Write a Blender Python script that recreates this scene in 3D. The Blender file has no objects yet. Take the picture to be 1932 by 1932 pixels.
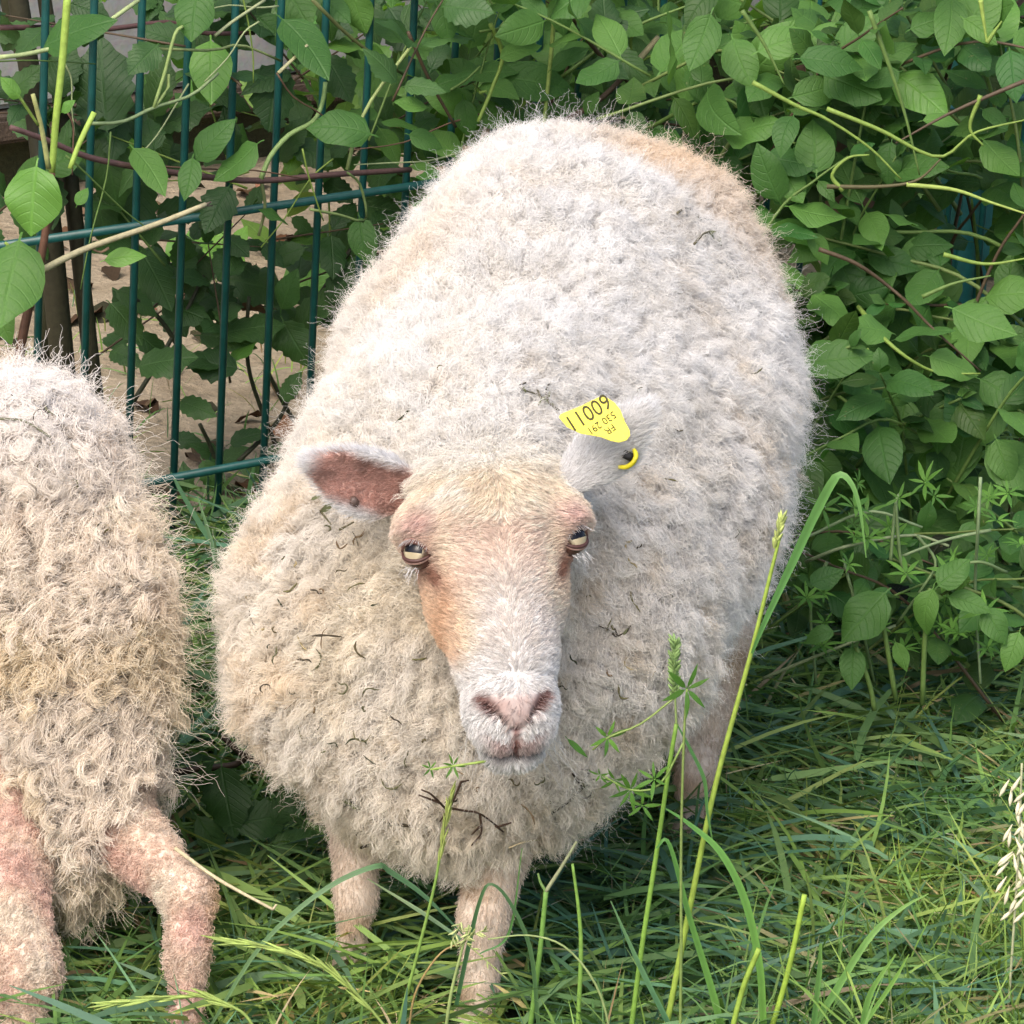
import bpy, bmesh, math, random
import numpy as np
from mathutils import Vector, Matrix, kdtree

rnd = random.Random(7)
rng = np.random.default_rng(11)
scn = bpy.context.scene
COL = scn.collection
PI = math.pi

# ------------------------------------------------------------------ camera
LENS = 169.4
PITCH, ROLL = math.radians(18.0), math.radians(3.2)
CAM = np.array([0.0, -3.7, 1.65])
F_ = np.array([0, math.cos(PITCH), -math.sin(PITCH)])
U0 = np.array([0, math.sin(PITCH), math.cos(PITCH)])
R0 = np.array([1.0, 0, 0])
UP = math.cos(ROLL) * U0 - math.sin(ROLL) * R0
RT = math.cos(ROLL) * R0 + math.sin(ROLL) * U0
FPX = 1932 * LENS / 36.0
cd = bpy.data.cameras.new('camera')
cd.lens = LENS; cd.sensor_width = 36; cd.clip_start = 0.05; cd.clip_end = 400
cam = bpy.data.objects.new('camera', cd)
cam.matrix_world = Matrix(((RT[0], UP[0], -F_[0], CAM[0]), (RT[1], UP[1], -F_[1], CAM[1]),
                           (RT[2], UP[2], -F_[2], CAM[2]), (0, 0, 0, 1)))
COL.objects.link(cam)
scn.camera = cam

# ------------------------------------------------------------------ light
SUN_EL, SUN_AZ = math.radians(50), math.radians(-155)      # azimuth clockwise from +Y
world = bpy.data.worlds.new('World'); scn.world = world; world.use_nodes = True
wn = world.node_tree.nodes; wl = world.node_tree.links
sky = wn.new('ShaderNodeTexSky'); sky.sky_type = 'NISHITA'; sky.sun_disc = False
sky.sun_elevation = SUN_EL; sky.sun_rotation = SUN_AZ
sky.dust_density = 5.0; sky.air_density = 0.8; sky.ozone_density = 0.6
bg = wn['Background']; bg.inputs['Strength'].default_value = 0.15
wl.new(sky.outputs[0], bg.inputs['Color'])
sd = bpy.data.lights.new('sun', 'SUN'); sd.energy = 0.6; sd.angle = math.radians(40); sd.color = (1.0, 0.97, 0.91)
sun = bpy.data.objects.new('sun', sd); COL.objects.link(sun)
sdir = Vector((math.sin(SUN_AZ) * math.cos(SUN_EL), math.cos(SUN_AZ) * math.cos(SUN_EL), math.sin(SUN_EL)))
sun.rotation_euler = sdir.to_track_quat('Z', 'Y').to_euler()
sun.location = sdir * 12
scn.view_settings.view_transform = 'Standard'; scn.view_settings.look = 'None'
scn.view_settings.gamma = 1; scn.view_settings.use_curve_mapping = False
scn.view_settings.exposure = 1.10
scn.render.engine = 'CYCLES'
scn.cycles.max_bounces = 7; scn.cycles.diffuse_bounces = 4; scn.cycles.glossy_bounces = 2
scn.cycles.transmission_bounces = 4; scn.cycles.transparent_max_bounces = 8
scn.cycles_curves.shape = 'RIBBONS'; scn.cycles_curves.subdivisions = 2
scn.cycles.use_denoising = True

# ------------------------------------------------------------------ helpers
def ray(px, py):
    return F_ + RT * ((px - 966) / FPX) + UP * ((966 - py) / FPX)
def at(px, py, Y):
    d = ray(px, py); return CAM + d * ((Y - CAM[1]) / d[1])
def ground(px, py, z=0.0):
    d = ray(px, py); return CAM + d * ((z - CAM[2]) / d[2])
def ppm(p):
    return FPX / float(np.dot(np.asarray(p) - CAM, F_))       # picture units per metre at a point

def tag(o, label=None, cat=None, group=None, kind=None):
    if label: o['label'] = label
    if cat: o['category'] = cat
    if group: o['group'] = group
    if kind: o['kind'] = kind
    return o
def empty(name, loc, label=None, cat=None, group=None):
    o = bpy.data.objects.new(name, None); o.location = Vector(loc); o.empty_display_size = .05
    COL.objects.link(o); return tag(o, label, cat, group)
def link(name, data, parent=None, M=None):
    o = bpy.data.objects.new(name, data); COL.objects.link(o)
    if parent is not None: o.parent = parent
    if M is not None:
        M = Matrix(M) if not isinstance(M, Matrix) else M
        o.matrix_basis = (Matrix.Translation(-parent.location) @ M) if parent is not None else M
    elif parent is not None:
        o.matrix_basis = Matrix.Translation(-parent.location)
    return o
def np_mesh(name, V, Fc, mat=None, smooth=True, col=None, uv=None):
    V = np.asarray(V, np.float32); Fc = np.asarray(Fc, np.int32)
    k = Fc.shape[1]
    me = bpy.data.meshes.new(name)
    me.vertices.add(len(V)); me.vertices.foreach_set('co', V.ravel())
    me.loops.add(Fc.size); me.loops.foreach_set('vertex_index', Fc.ravel())
    me.polygons.add(len(Fc)); me.polygons.foreach_set('loop_start', np.arange(len(Fc), dtype=np.int32) * k)
    me.polygons.foreach_set('use_smooth', np.full(len(Fc), smooth))
    if col is not None:
        a = me.color_attributes.new('col', 'FLOAT_COLOR', 'POINT')
        c4 = np.ones((len(V), 4), np.float32); c4[:, :3] = col
        a.data.foreach_set('color', c4.ravel())
    if uv is not None:
        l = me.uv_layers.new(name='uv'); l.data.foreach_set('uv', np.asarray(uv, np.float32)[Fc.ravel()].ravel())
    if mat: me.materials.append(mat)
    me.update(calc_edges=True); me.validate()
    return me

def smooth_path(P, n):
    P = np.asarray(P, float); k = P.shape[1]
    if len(P) == 2:
        t = np.linspace(0, 1, n)[:, None]; return P[0] * (1 - t) + P[1] * t
    Q = np.vstack([2 * P[0] - P[1], P, 2 * P[-1] - P[-2]])
    out = []
    for s in np.linspace(0, len(P) - 1 - 1e-6, n):
        i = int(s); t = s - i
        a, b, c, d = Q[i], Q[i + 1], Q[i + 2], Q[i + 3]
        out.append(.5 * ((2 * b) + (c - a) * t + (2 * a - 5 * b + 4 * c - d) * t * t + (3 * b - a - 3 * c + d) * t ** 3))
    return np.array(out)
class MB:
    """collects tubes, ribbons and faces into one mesh"""
    def __init__(s): s.V = []; s.F = []; s.C = []; s.n = 0
    def add(s, V, Fq, c=(1, 1, 1)):
        V = np.asarray(V, float); s.V.append(V); s.F.append(np.asarray(Fq, int) + s.n)
        s.C.append(np.tile(np.asarray(c, float), (len(V), 1)) if np.ndim(c) == 1 else np.asarray(c, float)); s.n += len(V)
    def tube(s, P, r, n=None, sides=6, c=(1, 1, 1), caps=True):
        P = np.asarray(P, float); n = n or len(P)
        if len(P) > 2 or n != len(P): P = smooth_path(P, n)
        r = np.interp(np.linspace(0, 1, len(P)), np.linspace(0, 1, np.size(r)), np.atleast_1d(r)) if np.size(r) > 1 else np.full(len(P), float(np.atleast_1d(r)[0]))
        T = np.gradient(P, axis=0); T /= np.linalg.norm(T, axis=1)[:, None] + 1e-12
        ref = np.array([0.3, 0.2, 1.0]) if abs(T[0][2]) < .9 else np.array([1.0, .2, 0])
        A = np.cross(T, ref); A /= np.linalg.norm(A, axis=1)[:, None] + 1e-12
        B = np.cross(T, A)
        an = np.arange(sides) * 2 * PI / sides
        V = (P[:, None] + r[:, None, None] * (np.cos(an)[None, :, None] * A[:, None] + np.sin(an)[None, :, None] * B[:, None])).reshape(-1, 3)
        m = len(P); i = np.arange(m - 1)[:, None] * sides; j = np.arange(sides)[None]; j2 = (j + 1) % sides
        Fq = np.stack([i + j, i + j2, i + sides + j2, i + sides + j], -1).reshape(-1, 4)
        if caps:
            V = np.vstack([V, P[:1], P[-1:]]); a0 = len(V) - 2; a1 = len(V) - 1
            jj = np.arange(0, sides, 1)
            c0 = np.stack([np.full(sides, a0), (jj + 1) % sides, jj, np.full(sides, a0)], -1)
            c1 = np.stack([np.full(sides, a1), (m - 1) * sides + jj, (m - 1) * sides + (jj + 1) % sides, np.full(sides, a1)], -1)
            tri = True
            s._tri = getattr(s, '_tri', [])
            s._tri.append((np.vstack([c0, c1])[:, :3] + s.n))
        s.add(V, Fq, c)
    def ribbon(s, P, w, nrm, n=10, c=(1, 1, 1), fold=.25):
        P = smooth_path(P, n); m = len(P)
        w = np.interp(np.linspace(0, 1, m), np.linspace(0, 1, len(w)), w)
        T = np.gradient(P, axis=0); T /= np.linalg.norm(T, axis=1)[:, None] + 1e-12
        N = np.tile(np.asarray(nrm, float), (m, 1)) if np.ndim(nrm) == 1 else smooth_path(nrm, m)
        S = np.cross(T, N); S /= np.linalg.norm(S, axis=1)[:, None] + 1e-12
        N = np.cross(S, T)
        V = np.stack([P - S * w[:, None] + N * (w * fold)[:, None], P, P + S * w[:, None] + N * (w * fold)[:, None]], 1).reshape(-1, 3)
        i = np.arange(m - 1) * 3
        Fq = np.vstack([np.stack([i, i + 1, i + 4, i + 3], -1), np.stack([i + 1, i + 2, i + 5, i + 4], -1)])
        s.add(V, Fq, c)
    def build(s, name, mat, parent=None, smooth=True):
        V = np.vstack(s.V); Fq = np.vstack(s.F); C = np.vstack(s.C)
        me = bpy.data.meshes.new(name)
        tri = np.vstack(getattr(s, '_tri', [])) if getattr(s, '_tri', None) else np.zeros((0, 3), int)
        loops = np.concatenate([Fq.ravel(), tri.ravel()]).astype(np.int32)
        starts = np.concatenate([np.arange(len(Fq)) * 4, len(Fq) * 4 + np.arange(len(tri)) * 3]).astype(np.int32)
        me.vertices.add(len(V)); me.vertices.foreach_set('co', V.astype(np.float32).ravel())
        me.loops.add(len(loops)); me.loops.foreach_set('vertex_index', loops)
        me.polygons.add(len(starts)); me.polygons.foreach_set('loop_start', starts)
        me.polygons.foreach_set('use_smooth', np.full(len(starts), smooth))
        a = me.color_attributes.new('col', 'FLOAT_COLOR', 'POINT')
        c4 = np.ones((len(V), 4), np.float32); c4[:, :3] = C; a.data.foreach_set('color', c4.ravel())
        me.materials.append(mat); me.update(calc_edges=True); me.validate()
        return link(name, me, parent)

# value noise (numpy)
def vnoise(P, scale, seed=0):
    P = np.asarray(P, float) / scale + seed * 17.31
    i = np.floor(P).astype(np.int64); f = P - i; f = f * f * (3 - 2 * f)
    def h(a, b, c):
        n = (a * 73856093) ^ (b * 19349663) ^ (c * 83492791) ^ (seed * 2654435761)
        n = (n ^ (n >> 13)) * 1274126177; n = n ^ (n >> 16)
        return (n & 0xffff) / 65535.0
    r = 0
    for dx in (0, 1):
        for dy in (0, 1):
            for dz in (0, 1):
                w = (f[:, 0] if dx else 1 - f[:, 0]) * (f[:, 1] if dy else 1 - f[:, 1]) * (f[:, 2] if dz else 1 - f[:, 2])
                r = r + w * h(i[:, 0] + dx, i[:, 1] + dy, i[:, 2] + dz)
    return r
def sstep(x, a, b):
    t = np.clip((x - a) / (b - a), 0, 1); return t * t * (3 - 2 * t)
def unit(v):
    v = np.asarray(v, float); return v / (np.linalg.norm(v, axis=-1, keepdims=True) + 1e-12)

# ------------------------------------------------------------------ materials
class NT:
    def __init__(s, name):
        s.m = bpy.data.materials.new(name); s.m.use_nodes = True
        s.t = s.m.node_tree; s.p = s.t.nodes['Principled BSDF']; s.out = s.t.nodes['Material Output']
    def n(s, typ, **kw):
        nd = s.t.nodes.new(typ)
        for k, v in kw.items():
            if k.startswith('_'): setattr(nd, k[1:], v)
            else:
                nd.inputs[k.replace('__', ' ')].default_value = v
        return nd
    def l(s, a, b): s.t.links.new(a, b)
    def math(s, op, a, b=None, c=None):
        nd = s.t.nodes.new('ShaderNodeMath'); nd.operation = op
        for i, v in enumerate((a, b, c)):
            if v is None: continue
            if hasattr(v, 'is_linked'): s.l(v, nd.inputs[i])
            else: nd.inputs[i].default_value = v
        return nd.outputs[0]
    def mix(s, fac, a, b, blend='MIX'):
        nd = s.t.nodes.new('ShaderNodeMix'); nd.data_type = 'RGBA'; nd.blend_type = blend
        for i, v in ((0, fac), (6, a), (7, b)):
            if hasattr(v, 'is_linked'): s.l(v, nd.inputs[i])
            else: nd.inputs[i].default_value = v if i == 0 else (*v[:3], 1)
        return nd.outputs[2]
    def bump(s, h, strength=.3, dist=.01):
        nd = s.n('ShaderNodeBump', Strength=strength, Distance=dist); s.l(h, nd.inputs['Height'])
        s.l(nd.outputs[0], s.p.inputs['Normal'])
    def noise(s, scale, detail=4, rough=.55, co=None):
        nd = s.n('ShaderNodeTexNoise', Scale=scale, Detail=detail, Roughness=rough)
        if co is not None: s.l(co, nd.inputs['Vector'])
        return nd
    def obj(s): return s.n('ShaderNodeTexCoord').outputs['Object']
    def ramp(s, fac, stops):
        nd = s.n('ShaderNodeValToRGB'); e = nd.color_ramp.elements
        while len(e) < len(stops): e.new(.5)
        for el, (p, c) in zip(e, stops): el.position = p; el.color = (*c, 1)
        s.l(fac, nd.inputs[0]); return nd.outputs[0]

def m_attr(name, rough=.6, spec=.3, transl=0.0, noise=0.0, nscale=120):
    t = NT(name); a = t.n('ShaderNodeAttribute', _attribute_name='col')
    c = a.outputs['Color']
    if noise:
        nz = t.noise(nscale, 4, .6, t.obj())
        c = t.mix(1.0, c, t.ramp(nz.outputs[0], [(.3, (1 - noise,) * 3), (.7, (1 + noise * .4,) * 3)]), 'MULTIPLY')
        t.bump(nz.outputs[0], .3, .002)
    t.l(c, t.p.inputs['Base Color']); t.p.inputs['Roughness'].default_value = rough
    t.p.inputs['Specular IOR Level'].default_value = spec
    if transl:
        tr = t.n('ShaderNodeBsdfTranslucent'); mx = t.n('ShaderNodeMixShader', Fac=transl)
        t.l(t.mix(1.0, c, (1.25, 1.3, .6), 'MULTIPLY'), tr.inputs['Color'])
        t.l(t.p.outputs[0], mx.inputs[1]); t.l(tr.outputs[0], mx.inputs[2]); t.l(mx.outputs[0], t.out.inputs['Surface'])
    return t.m
def m_fibre(name, rough=.85, tipgain=1.12):
    t = NT(name); a = t.n('ShaderNodeAttribute', _attribute_name='col')
    hi = t.n('ShaderNodeHairInfo')
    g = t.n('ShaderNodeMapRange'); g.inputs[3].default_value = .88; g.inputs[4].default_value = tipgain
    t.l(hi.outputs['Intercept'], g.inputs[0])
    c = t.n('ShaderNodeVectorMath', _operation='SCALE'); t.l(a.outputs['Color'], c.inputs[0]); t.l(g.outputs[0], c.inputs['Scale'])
    df = t.n('ShaderNodeBsdfDiffuse'); tr = t.n('ShaderNodeBsdfTranslucent'); mx = t.n('ShaderNodeMixShader', Fac=.35)
    t.l(c.outputs[0], df.inputs['Color']); t.l(c.outputs[0], tr.inputs['Color'])
    t.l(df.outputs[0], mx.inputs[1]); t.l(tr.outputs[0], mx.inputs[2]); t.l(mx.outputs[0], t.out.inputs['Surface'])
    t.t.nodes.remove(t.p)
    return t.m
def m_leaf(name, dark, light, veins=8, arc=.5, rough=.42, transl=.3, gloss=.4, vein_col=1.35):
    t = NT(name)
    uv = t.n('ShaderNodeUVMap', _uv_map='uv'); sp = t.n('ShaderNodeSeparateXYZ'); t.l(uv.outputs[0], sp.inputs[0])
    u = t.math('ABSOLUTE', t.math('SUBTRACT', sp.outputs[0], .5)); v = sp.outputs[1]
    ph = t.math('MULTIPLY', t.math('SUBTRACT', v, t.math('MULTIPLY', t.math('POWER', t.math('MULTIPLY', u, 2.0), 1.0 + arc), .34)), veins)
    fr = t.math('ABSOLUTE', t.math('SUBTRACT', t.math('FRACT', ph), .5))          # 0 on a side vein
    side = t.math('SUBTRACT', 1.0, t.math('SMOOTH_MIN', t.math('MULTIPLY', fr, 9.0), 1.0, .2))
    mid = t.math('SUBTRACT', 1.0, t.math('MINIMUM', t.math('MULTIPLY', u, 26.0), 1.0))
    vein = t.math('MAXIMUM', t.math('MULTIPLY', side, .6), mid)
    oi = t.n('ShaderNodeObjectInfo'); at_ = t.n('ShaderNodeAttribute', _attribute_name='col')
    nz = t.noise(35, 4, .6, t.obj())
    rn = t.math('MULTIPLY_ADD', t.math('SUBTRACT', nz.outputs[0], .5), .9, oi.outputs['Random'])
    base = t.mix(rn, dark, light)
    base = t.mix(1.0, base, at_.outputs['Color'], 'MULTIPLY')
    c = t.mix(t.math('MULTIPLY', vein, .55), base, t.mix(1.0, base, (vein_col, vein_col, vein_col * .95), 'MULTIPLY'))
    geo = t.n('ShaderNodeNewGeometry')
    c = t.mix(t.math('MULTIPLY', geo.outputs['Backfacing'], .45), c, t.mix(1.0, c, (1.5, 1.35, 1.7), 'MULTIPLY'))
    spk = t.noise(260, 2, .5, t.obj())
    c = t.mix(t.math('MULTIPLY', t.math('GREATER_THAN', spk.outputs[0], .72), .35), c, (.3, .26, .14))
    t.l(c, t.p.inputs['Base Color']); t.p.inputs['Roughness'].default_value = rough
    t.p.inputs['Specular IOR Level'].default_value = gloss
    h = t.math('ADD', t.math('MULTIPLY', vein, -1.0), t.math('MULTIPLY', nz.outputs[0], .6))
    t.bump(h, .55, .0012)
    tr = t.n('ShaderNodeBsdfTranslucent'); mx = t.n('ShaderNodeMixShader', Fac=transl)
    t.l(t.mix(1.0, c, (1.5, 1.5, .5), 'MULTIPLY'), tr.inputs['Color'])
    t.l(t.p.outputs[0], mx.inputs[1]); t.l(tr.outputs[0], mx.inputs[2]); t.l(mx.outputs[0], t.out.inputs['Surface'])
    return t.m

M_SKIN = m_attr('sheep_skin', .8, .15, noise=.18, nscale=160)
M_WOOL = m_fibre('wool_fibre'); M_FUR = m_fibre('short_fur', tipgain=1.05)
M_LEAF = m_leaf('dogwood_leaf', (.042, .118, .026), (.100, .220, .046), 7, .6, .5, .32, .28, 1.2)
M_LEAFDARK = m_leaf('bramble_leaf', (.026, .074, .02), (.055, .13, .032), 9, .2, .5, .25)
M_LEAFBRIGHT = m_leaf('bright_leaf', (.10, .25, .045), (.15, .32, .06), 7, .5, .4, .4)
M_BLADE = m_attr('grass_blade', .5, .3, .3, .12, 60)
M_STEM = m_attr('plant_stem', .55, .3, .08, .25, 150)
M_DRY = m_attr('dry_stem', .8, .15, 0, .3, 300)

def mk_metal():
    t = NT('green_coated_wire'); nz = t.noise(60, 4, .6, t.obj())
    c = t.ramp(nz.outputs[0], [(.3, (.006, .055, .05)), (.7, (.010, .085, .078))]); t.l(c, t.p.inputs['Base Color'])
    t.p.inputs['Roughness'].default_value = .38; t.bump(nz.outputs[0], .1, .001); return t.m
M_WIRE = mk_metal()
def mk_wall():
    t = NT('grey_concrete'); o = t.obj(); nz = t.noise(7, 8, .65, o); n2 = t.noise(90, 4, .6, o)
    c = t.ramp(nz.outputs[0], [(.28, (.17, .18, .18)), (.5, (.27, .28, .285)), (.75, (.37, .375, .37))])
    c = t.mix(.25, c, n2.outputs['Color'], 'OVERLAY'); t.l(c, t.p.inputs['Base Color'])
    t.p.inputs['Roughness'].default_value = .9; t.bump(n2.outputs[0], .3, .004); return t.m
def mk_soil(name, stops, scale=14, bump=.02):
    t = NT(name); o = t.obj(); nz = t.noise(scale, 8, .65, o); n2 = t.noise(scale * 9, 5, .65, o)
    c = t.ramp(nz.outputs[0], stops); c = t.mix(.5, c, t.ramp(n2.outputs[0], [(.3, (.35,) * 3), (.65, (.75,) * 3)]), 'OVERLAY')
    t.l(c, t.p.inputs['Base Color']); t.p.inputs['Roughness'].default_value = .95
    t.bump(t.math('ADD', nz.outputs[0], n2.outputs[0]), .6, bump); return t.m
M_SOIL = mk_soil('dark_soil', [(.3, (.022, .026, .012)), (.6, (.045, .05, .02)), (.8, (.08, .065, .035))])
M_SAND = mk_soil('sandy_path', [(.3, (.20, .155, .10)), (.55, (.31, .255, .18)), (.78, (.38, .32, .24))], 9)

# ------------------------------------------------------------------ setting: ground, path, wall
def sheet(name, pts, mat, z, n=1):
    me = bpy.data.meshes.new(name); me.from_pydata([(x, y, z) for x, y in pts], [], [tuple(range(len(pts)))])
    me.materials.append(mat); o = link(name, me); o['kind'] = 'structure'; return o
sheet('ground', [(-120, -120), (120, -120), (120, 120), (-120, 120)], M_SOIL, 0)
FA = math.radians(40); FD = np.array([math.cos(FA), math.sin(FA), 0]); FN = np.array([-math.sin(FA), math.cos(FA), 0])   # fence line and its far side
FB = ground(410, 1045); FB[2] = 0
def on_fence(px, py, off=0.0):
    d = ray(px, py); k = np.dot(FB + FN * off - CAM, FN) / np.dot(d, FN); return CAM + d * k
def fpt(s, off, z): return FB + FD * s + FN * off + np.array([0, 0, z])
q = [fpt(-6, .12, 0), fpt(8, .12, 0), fpt(8, 9, 0), fpt(-6, 9, 0)]
sheet('path', [(p[0], p[1]) for p in q], M_SAND, .004)

def box_mesh(name, lo, hi, mat, bev=.004):
    bm = bmesh.new(); bmesh.ops.create_cube(bm, size=1)
    for v in bm.verts: v.co = Vector([lo[i] + (v.co[i] + .5) * (hi[i] - lo[i]) for i in range(3)])
    if bev: bmesh.ops.bevel(bm, geom=bm.edges[:], offset=bev, segments=2, affect='EDGES')
    me = bpy.data.meshes.new(name); bm.to_mesh(me); bm.free(); me.materials.append(mat); return me
WALL_OFF = 1.35
wall = empty('wall', fpt(0, WALL_OFF, 0), 'grey concrete wall standing beyond the green wire fence', 'wall')
wall.rotation_euler = (0, 0, FA)
def wpart(name, lo, hi, mat, bev=.006):
    o = bpy.data.objects.new(name, box_mesh(name, lo, hi, mat, bev)); COL.objects.link(o); o.parent = wall; return o
M_WALL = mk_wall()
M_PLINTH = mk_soil('weathered_plank', [(.3, (.05, .035, .025)), (.6, (.09, .065, .045)), (.8, (.13, .1, .07))], 18)
for k in range(-2, 4): wpart('wall_panel', (k * 1.6 + .004, 0, .128), (k * 1.6 + 1.596, .12, 1.9), M_WALL, .008)
for k in range(-2, 4): wpart('base_plank', (k * 1.6 + .3, -.03, .088), (k * 1.6 + 1.896, .09, .125), M_PLINTH)
wpart('footing', (-3.2, .03, -.05), (6.4, .1, .086), M_SOIL)

# ------------------------------------------------------------------ fence
fence = empty('wire_fence', FB, 'dark green wire mesh fence with thin upright rods behind the sheep', 'fence')
s_a = np.dot(on_fence(162, 600) - FB, FD); s_b = np.dot(on_fence(673, 600) - FB, FD)
ds = (s_b - s_a) / 6.0
z1 = on_fence(400, 401)[2]; z2 = on_fence(400, 882)[2]; dz = z1 - z2
m = MB(); m.tube([(0, 0, -.05), (0, 0, 1.25)], .0041, sides=8); rod0 = m.build('upright_rod', M_WIRE, fence)
zb = Matrix.Translation(Vector((0, 0, 0)))
for k in range(-3, 27):
    o = rod0 if k == -3 else rod0.copy()
    if k != -3: COL.objects.link(o); o.parent = fence
    p = FD * (s_a + ds * k); o.matrix_basis = Matrix.Translation(Vector(p))
hr0 = None
for z in (z2 - dz * .92, z2, z1, z1 + dz):
    if z < .01: z = .03
    if hr0 is None:
        m = MB(); m.tube([FD * (s_a - 3.4 * ds) - FN * .0085, FD * (s_a + 26.4 * ds) - FN * .0085], .0048, sides=8); hr0 = m.build('cross_rod', M_WIRE, fence); o = hr0
    else:
        o = hr0.copy(); COL.objects.link(o); o.parent = fence
    o.matrix_basis = Matrix.Translation(Vector((0, 0, z)))
# post hidden in the shrub on the right
pp = on_fence(1836, 600)
s_p = np.dot(pp - FB, FD)
post = bpy.data.objects.new('fence_post', box_mesh('fence_post', (-.03, -.02, -.1), (.03, .02, 1.35), M_WIRE, .004)); COL.objects.link(post)
post.parent = fence; post.matrix_basis = Matrix.Translation(Vector(FD * s_p + FN * .028)) @ Matrix.Rotation(FA, 4, 'Z')
clip = bpy.data.objects.new('post_clip', box_mesh('post_clip', (-.036, -.034, .52), (.036, -.021, .56), M_WIRE, .003)); COL.objects.link(clip)
clip.parent = post
# ------------------------------------------------------------------ sheep: distance fields and surface nets
def ell(P, c, r, Rm=None):
    Q = P - np.asarray(c, np.float32)
    if Rm is not None: Q = Q @ np.asarray(Rm, np.float32).T
    r = np.asarray(r, np.float32)
    a = np.sqrt(((Q / r) ** 2).sum(-1)); b = np.sqrt(((Q / (r * r)) ** 2).sum(-1)) + 1e-9
    return a * (a - 1) / b
def cone(P, a, b, ra, rb):
    a = np.asarray(a, np.float32); ba = np.asarray(b, np.float32) - a
    h = np.clip(((P - a) @ ba) / float(ba @ ba), 0, 1)
    return np.sqrt(((P - a - h[..., None] * ba) ** 2).sum(-1)) - (ra + (rb - ra) * h)
def chain(P, pts, rs, k=.012):
    d = None
    for i in range(len(pts) - 1):
        e = cone(P, pts[i], pts[i + 1], rs[i], rs[i + 1]); d = e if d is None else smin(d, e, k)
    return d
def smin(a, b, k):
    h = np.maximum(k - np.abs(a - b), 0) / k
    return np.minimum(a, b) - h * h * k * .25
def smax(a, b, k): return -smin(-a, -b, k)

def surface_nets(f, xs, ys, zs):
    X = np.stack(np.meshgrid(xs, ys, zs, indexing='ij'), -1).astype(np.float32)
    sh = X.shape[:3]; V = np.empty(sh, np.float32)
    for i in range(0, sh[0], 8): V[i:i + 8] = f(X[i:i + 8].reshape(-1, 3)).reshape(V[i:i + 8].shape)
    S = V < 0
    cnt = sum(S[a:sh[0] - 1 + a, b:sh[1] - 1 + b, c:sh[2] - 1 + c].astype(np.int8) for a in (0, 1) for b in (0, 1) for c in (0, 1))
    act = np.argwhere((cnt > 0) & (cnt < 8))
    idx = np.full((sh[0] - 1, sh[1] - 1, sh[2] - 1), -1, np.int64); idx[tuple(act.T)] = np.arange(len(act))
    cor = [(a, b, c) for a in (0, 1) for b in (0, 1) for c in (0, 1)]
    cv = np.stack([V[act[:, 0] + a, act[:, 1] + b, act[:, 2] + c] for a, b, c in cor], 1)
    cp = np.stack([X[act[:, 0] + a, act[:, 1] + b, act[:, 2] + c] for a, b, c in cor], 1)
    acc = np.zeros((len(act), 3)); n = np.zeros(len(act))
    for i in range(8):
        for j in range(i + 1, 8):
            if sum(abs(cor[i][q] - cor[j][q]) for q in range(3)) != 1: continue
            mk = (cv[:, i] < 0) != (cv[:, j] < 0)
            t = cv[mk, i] / (cv[mk, i] - cv[mk, j])
            acc[mk] += cp[mk, i] + t[:, None] * (cp[mk, j] - cp[mk, i]); n[mk] += 1
    pos = acc / n[:, None]
    quads = []
    for ax in range(3):
        a = S.take(range(0, sh[ax] - 1), ax); b = S.take(range(1, sh[ax]), ax)
        e = np.argwhere(a != b); fl = a[tuple(e.T)]
        o1, o2 = [q for q in range(3) if q != ax]
        ok = (e[:, o1] > 0) & (e[:, o2] > 0) & (e[:, o1] < sh[o1] - 1) & (e[:, o2] < sh[o2] - 1)
        e = e[ok]; fl = fl[ok]
        def cell(d1, d2):
            c = e.copy(); c[:, o1] += d1; c[:, o2] += d2; return idx[tuple(c.T)]
        qd = np.stack([cell(-1, -1), cell(0, -1), cell(0, 0), cell(-1, 0)], 1)
        flip = fl if ax != 1 else ~fl
        qd[~flip] = qd[~flip][:, ::-1]
        quads.append(qd)
    return pos, np.vstack(quads)
def axis(lo, hi, coarse, *fine):
    out = [lo]
    while out[-1] < hi:
        p = out[-1]; h = coarse
        for a, b, hf in fine:
            if a - coarse * 1.0 <= p < b: h = hf
        out.append(p + h)
    return np.array(out)
def sample_mesh(me, N, dens):
    nv = len(me.vertices); co = np.empty(nv * 3, np.float32); me.vertices.foreach_get('co', co); co = co.reshape(-1, 3)
    no = np.empty(nv * 3, np.float32); me.vertices.foreach_get('normal', no); no = no.reshape(-1, 3)
    me.calc_loop_triangles(); nt = len(me.loop_triangles); tr = np.empty(nt * 3, np.int32); me.loop_triangles.foreach_get('vertices', tr); tr = tr.reshape(-1, 3)
    A = co[tr]; ar = np.linalg.norm(np.cross(A[:, 1] - A[:, 0], A[:, 2] - A[:, 0]), axis=1) * .5
    w = ar * dens(A.mean(1), no[tr].mean(1))
    ids = rng.choice(nt, N, p=w / w.sum())
    r1 = np.sqrt(rng.random(N)); r2 = rng.random(N)
    b = np.stack([1 - r1, r1 * (1 - r2), r1 * r2], 1)[:, :, None]
    return (A[ids] * b).sum(1).astype(float), unit((no[tr[ids]] * b).sum(1))
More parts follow.
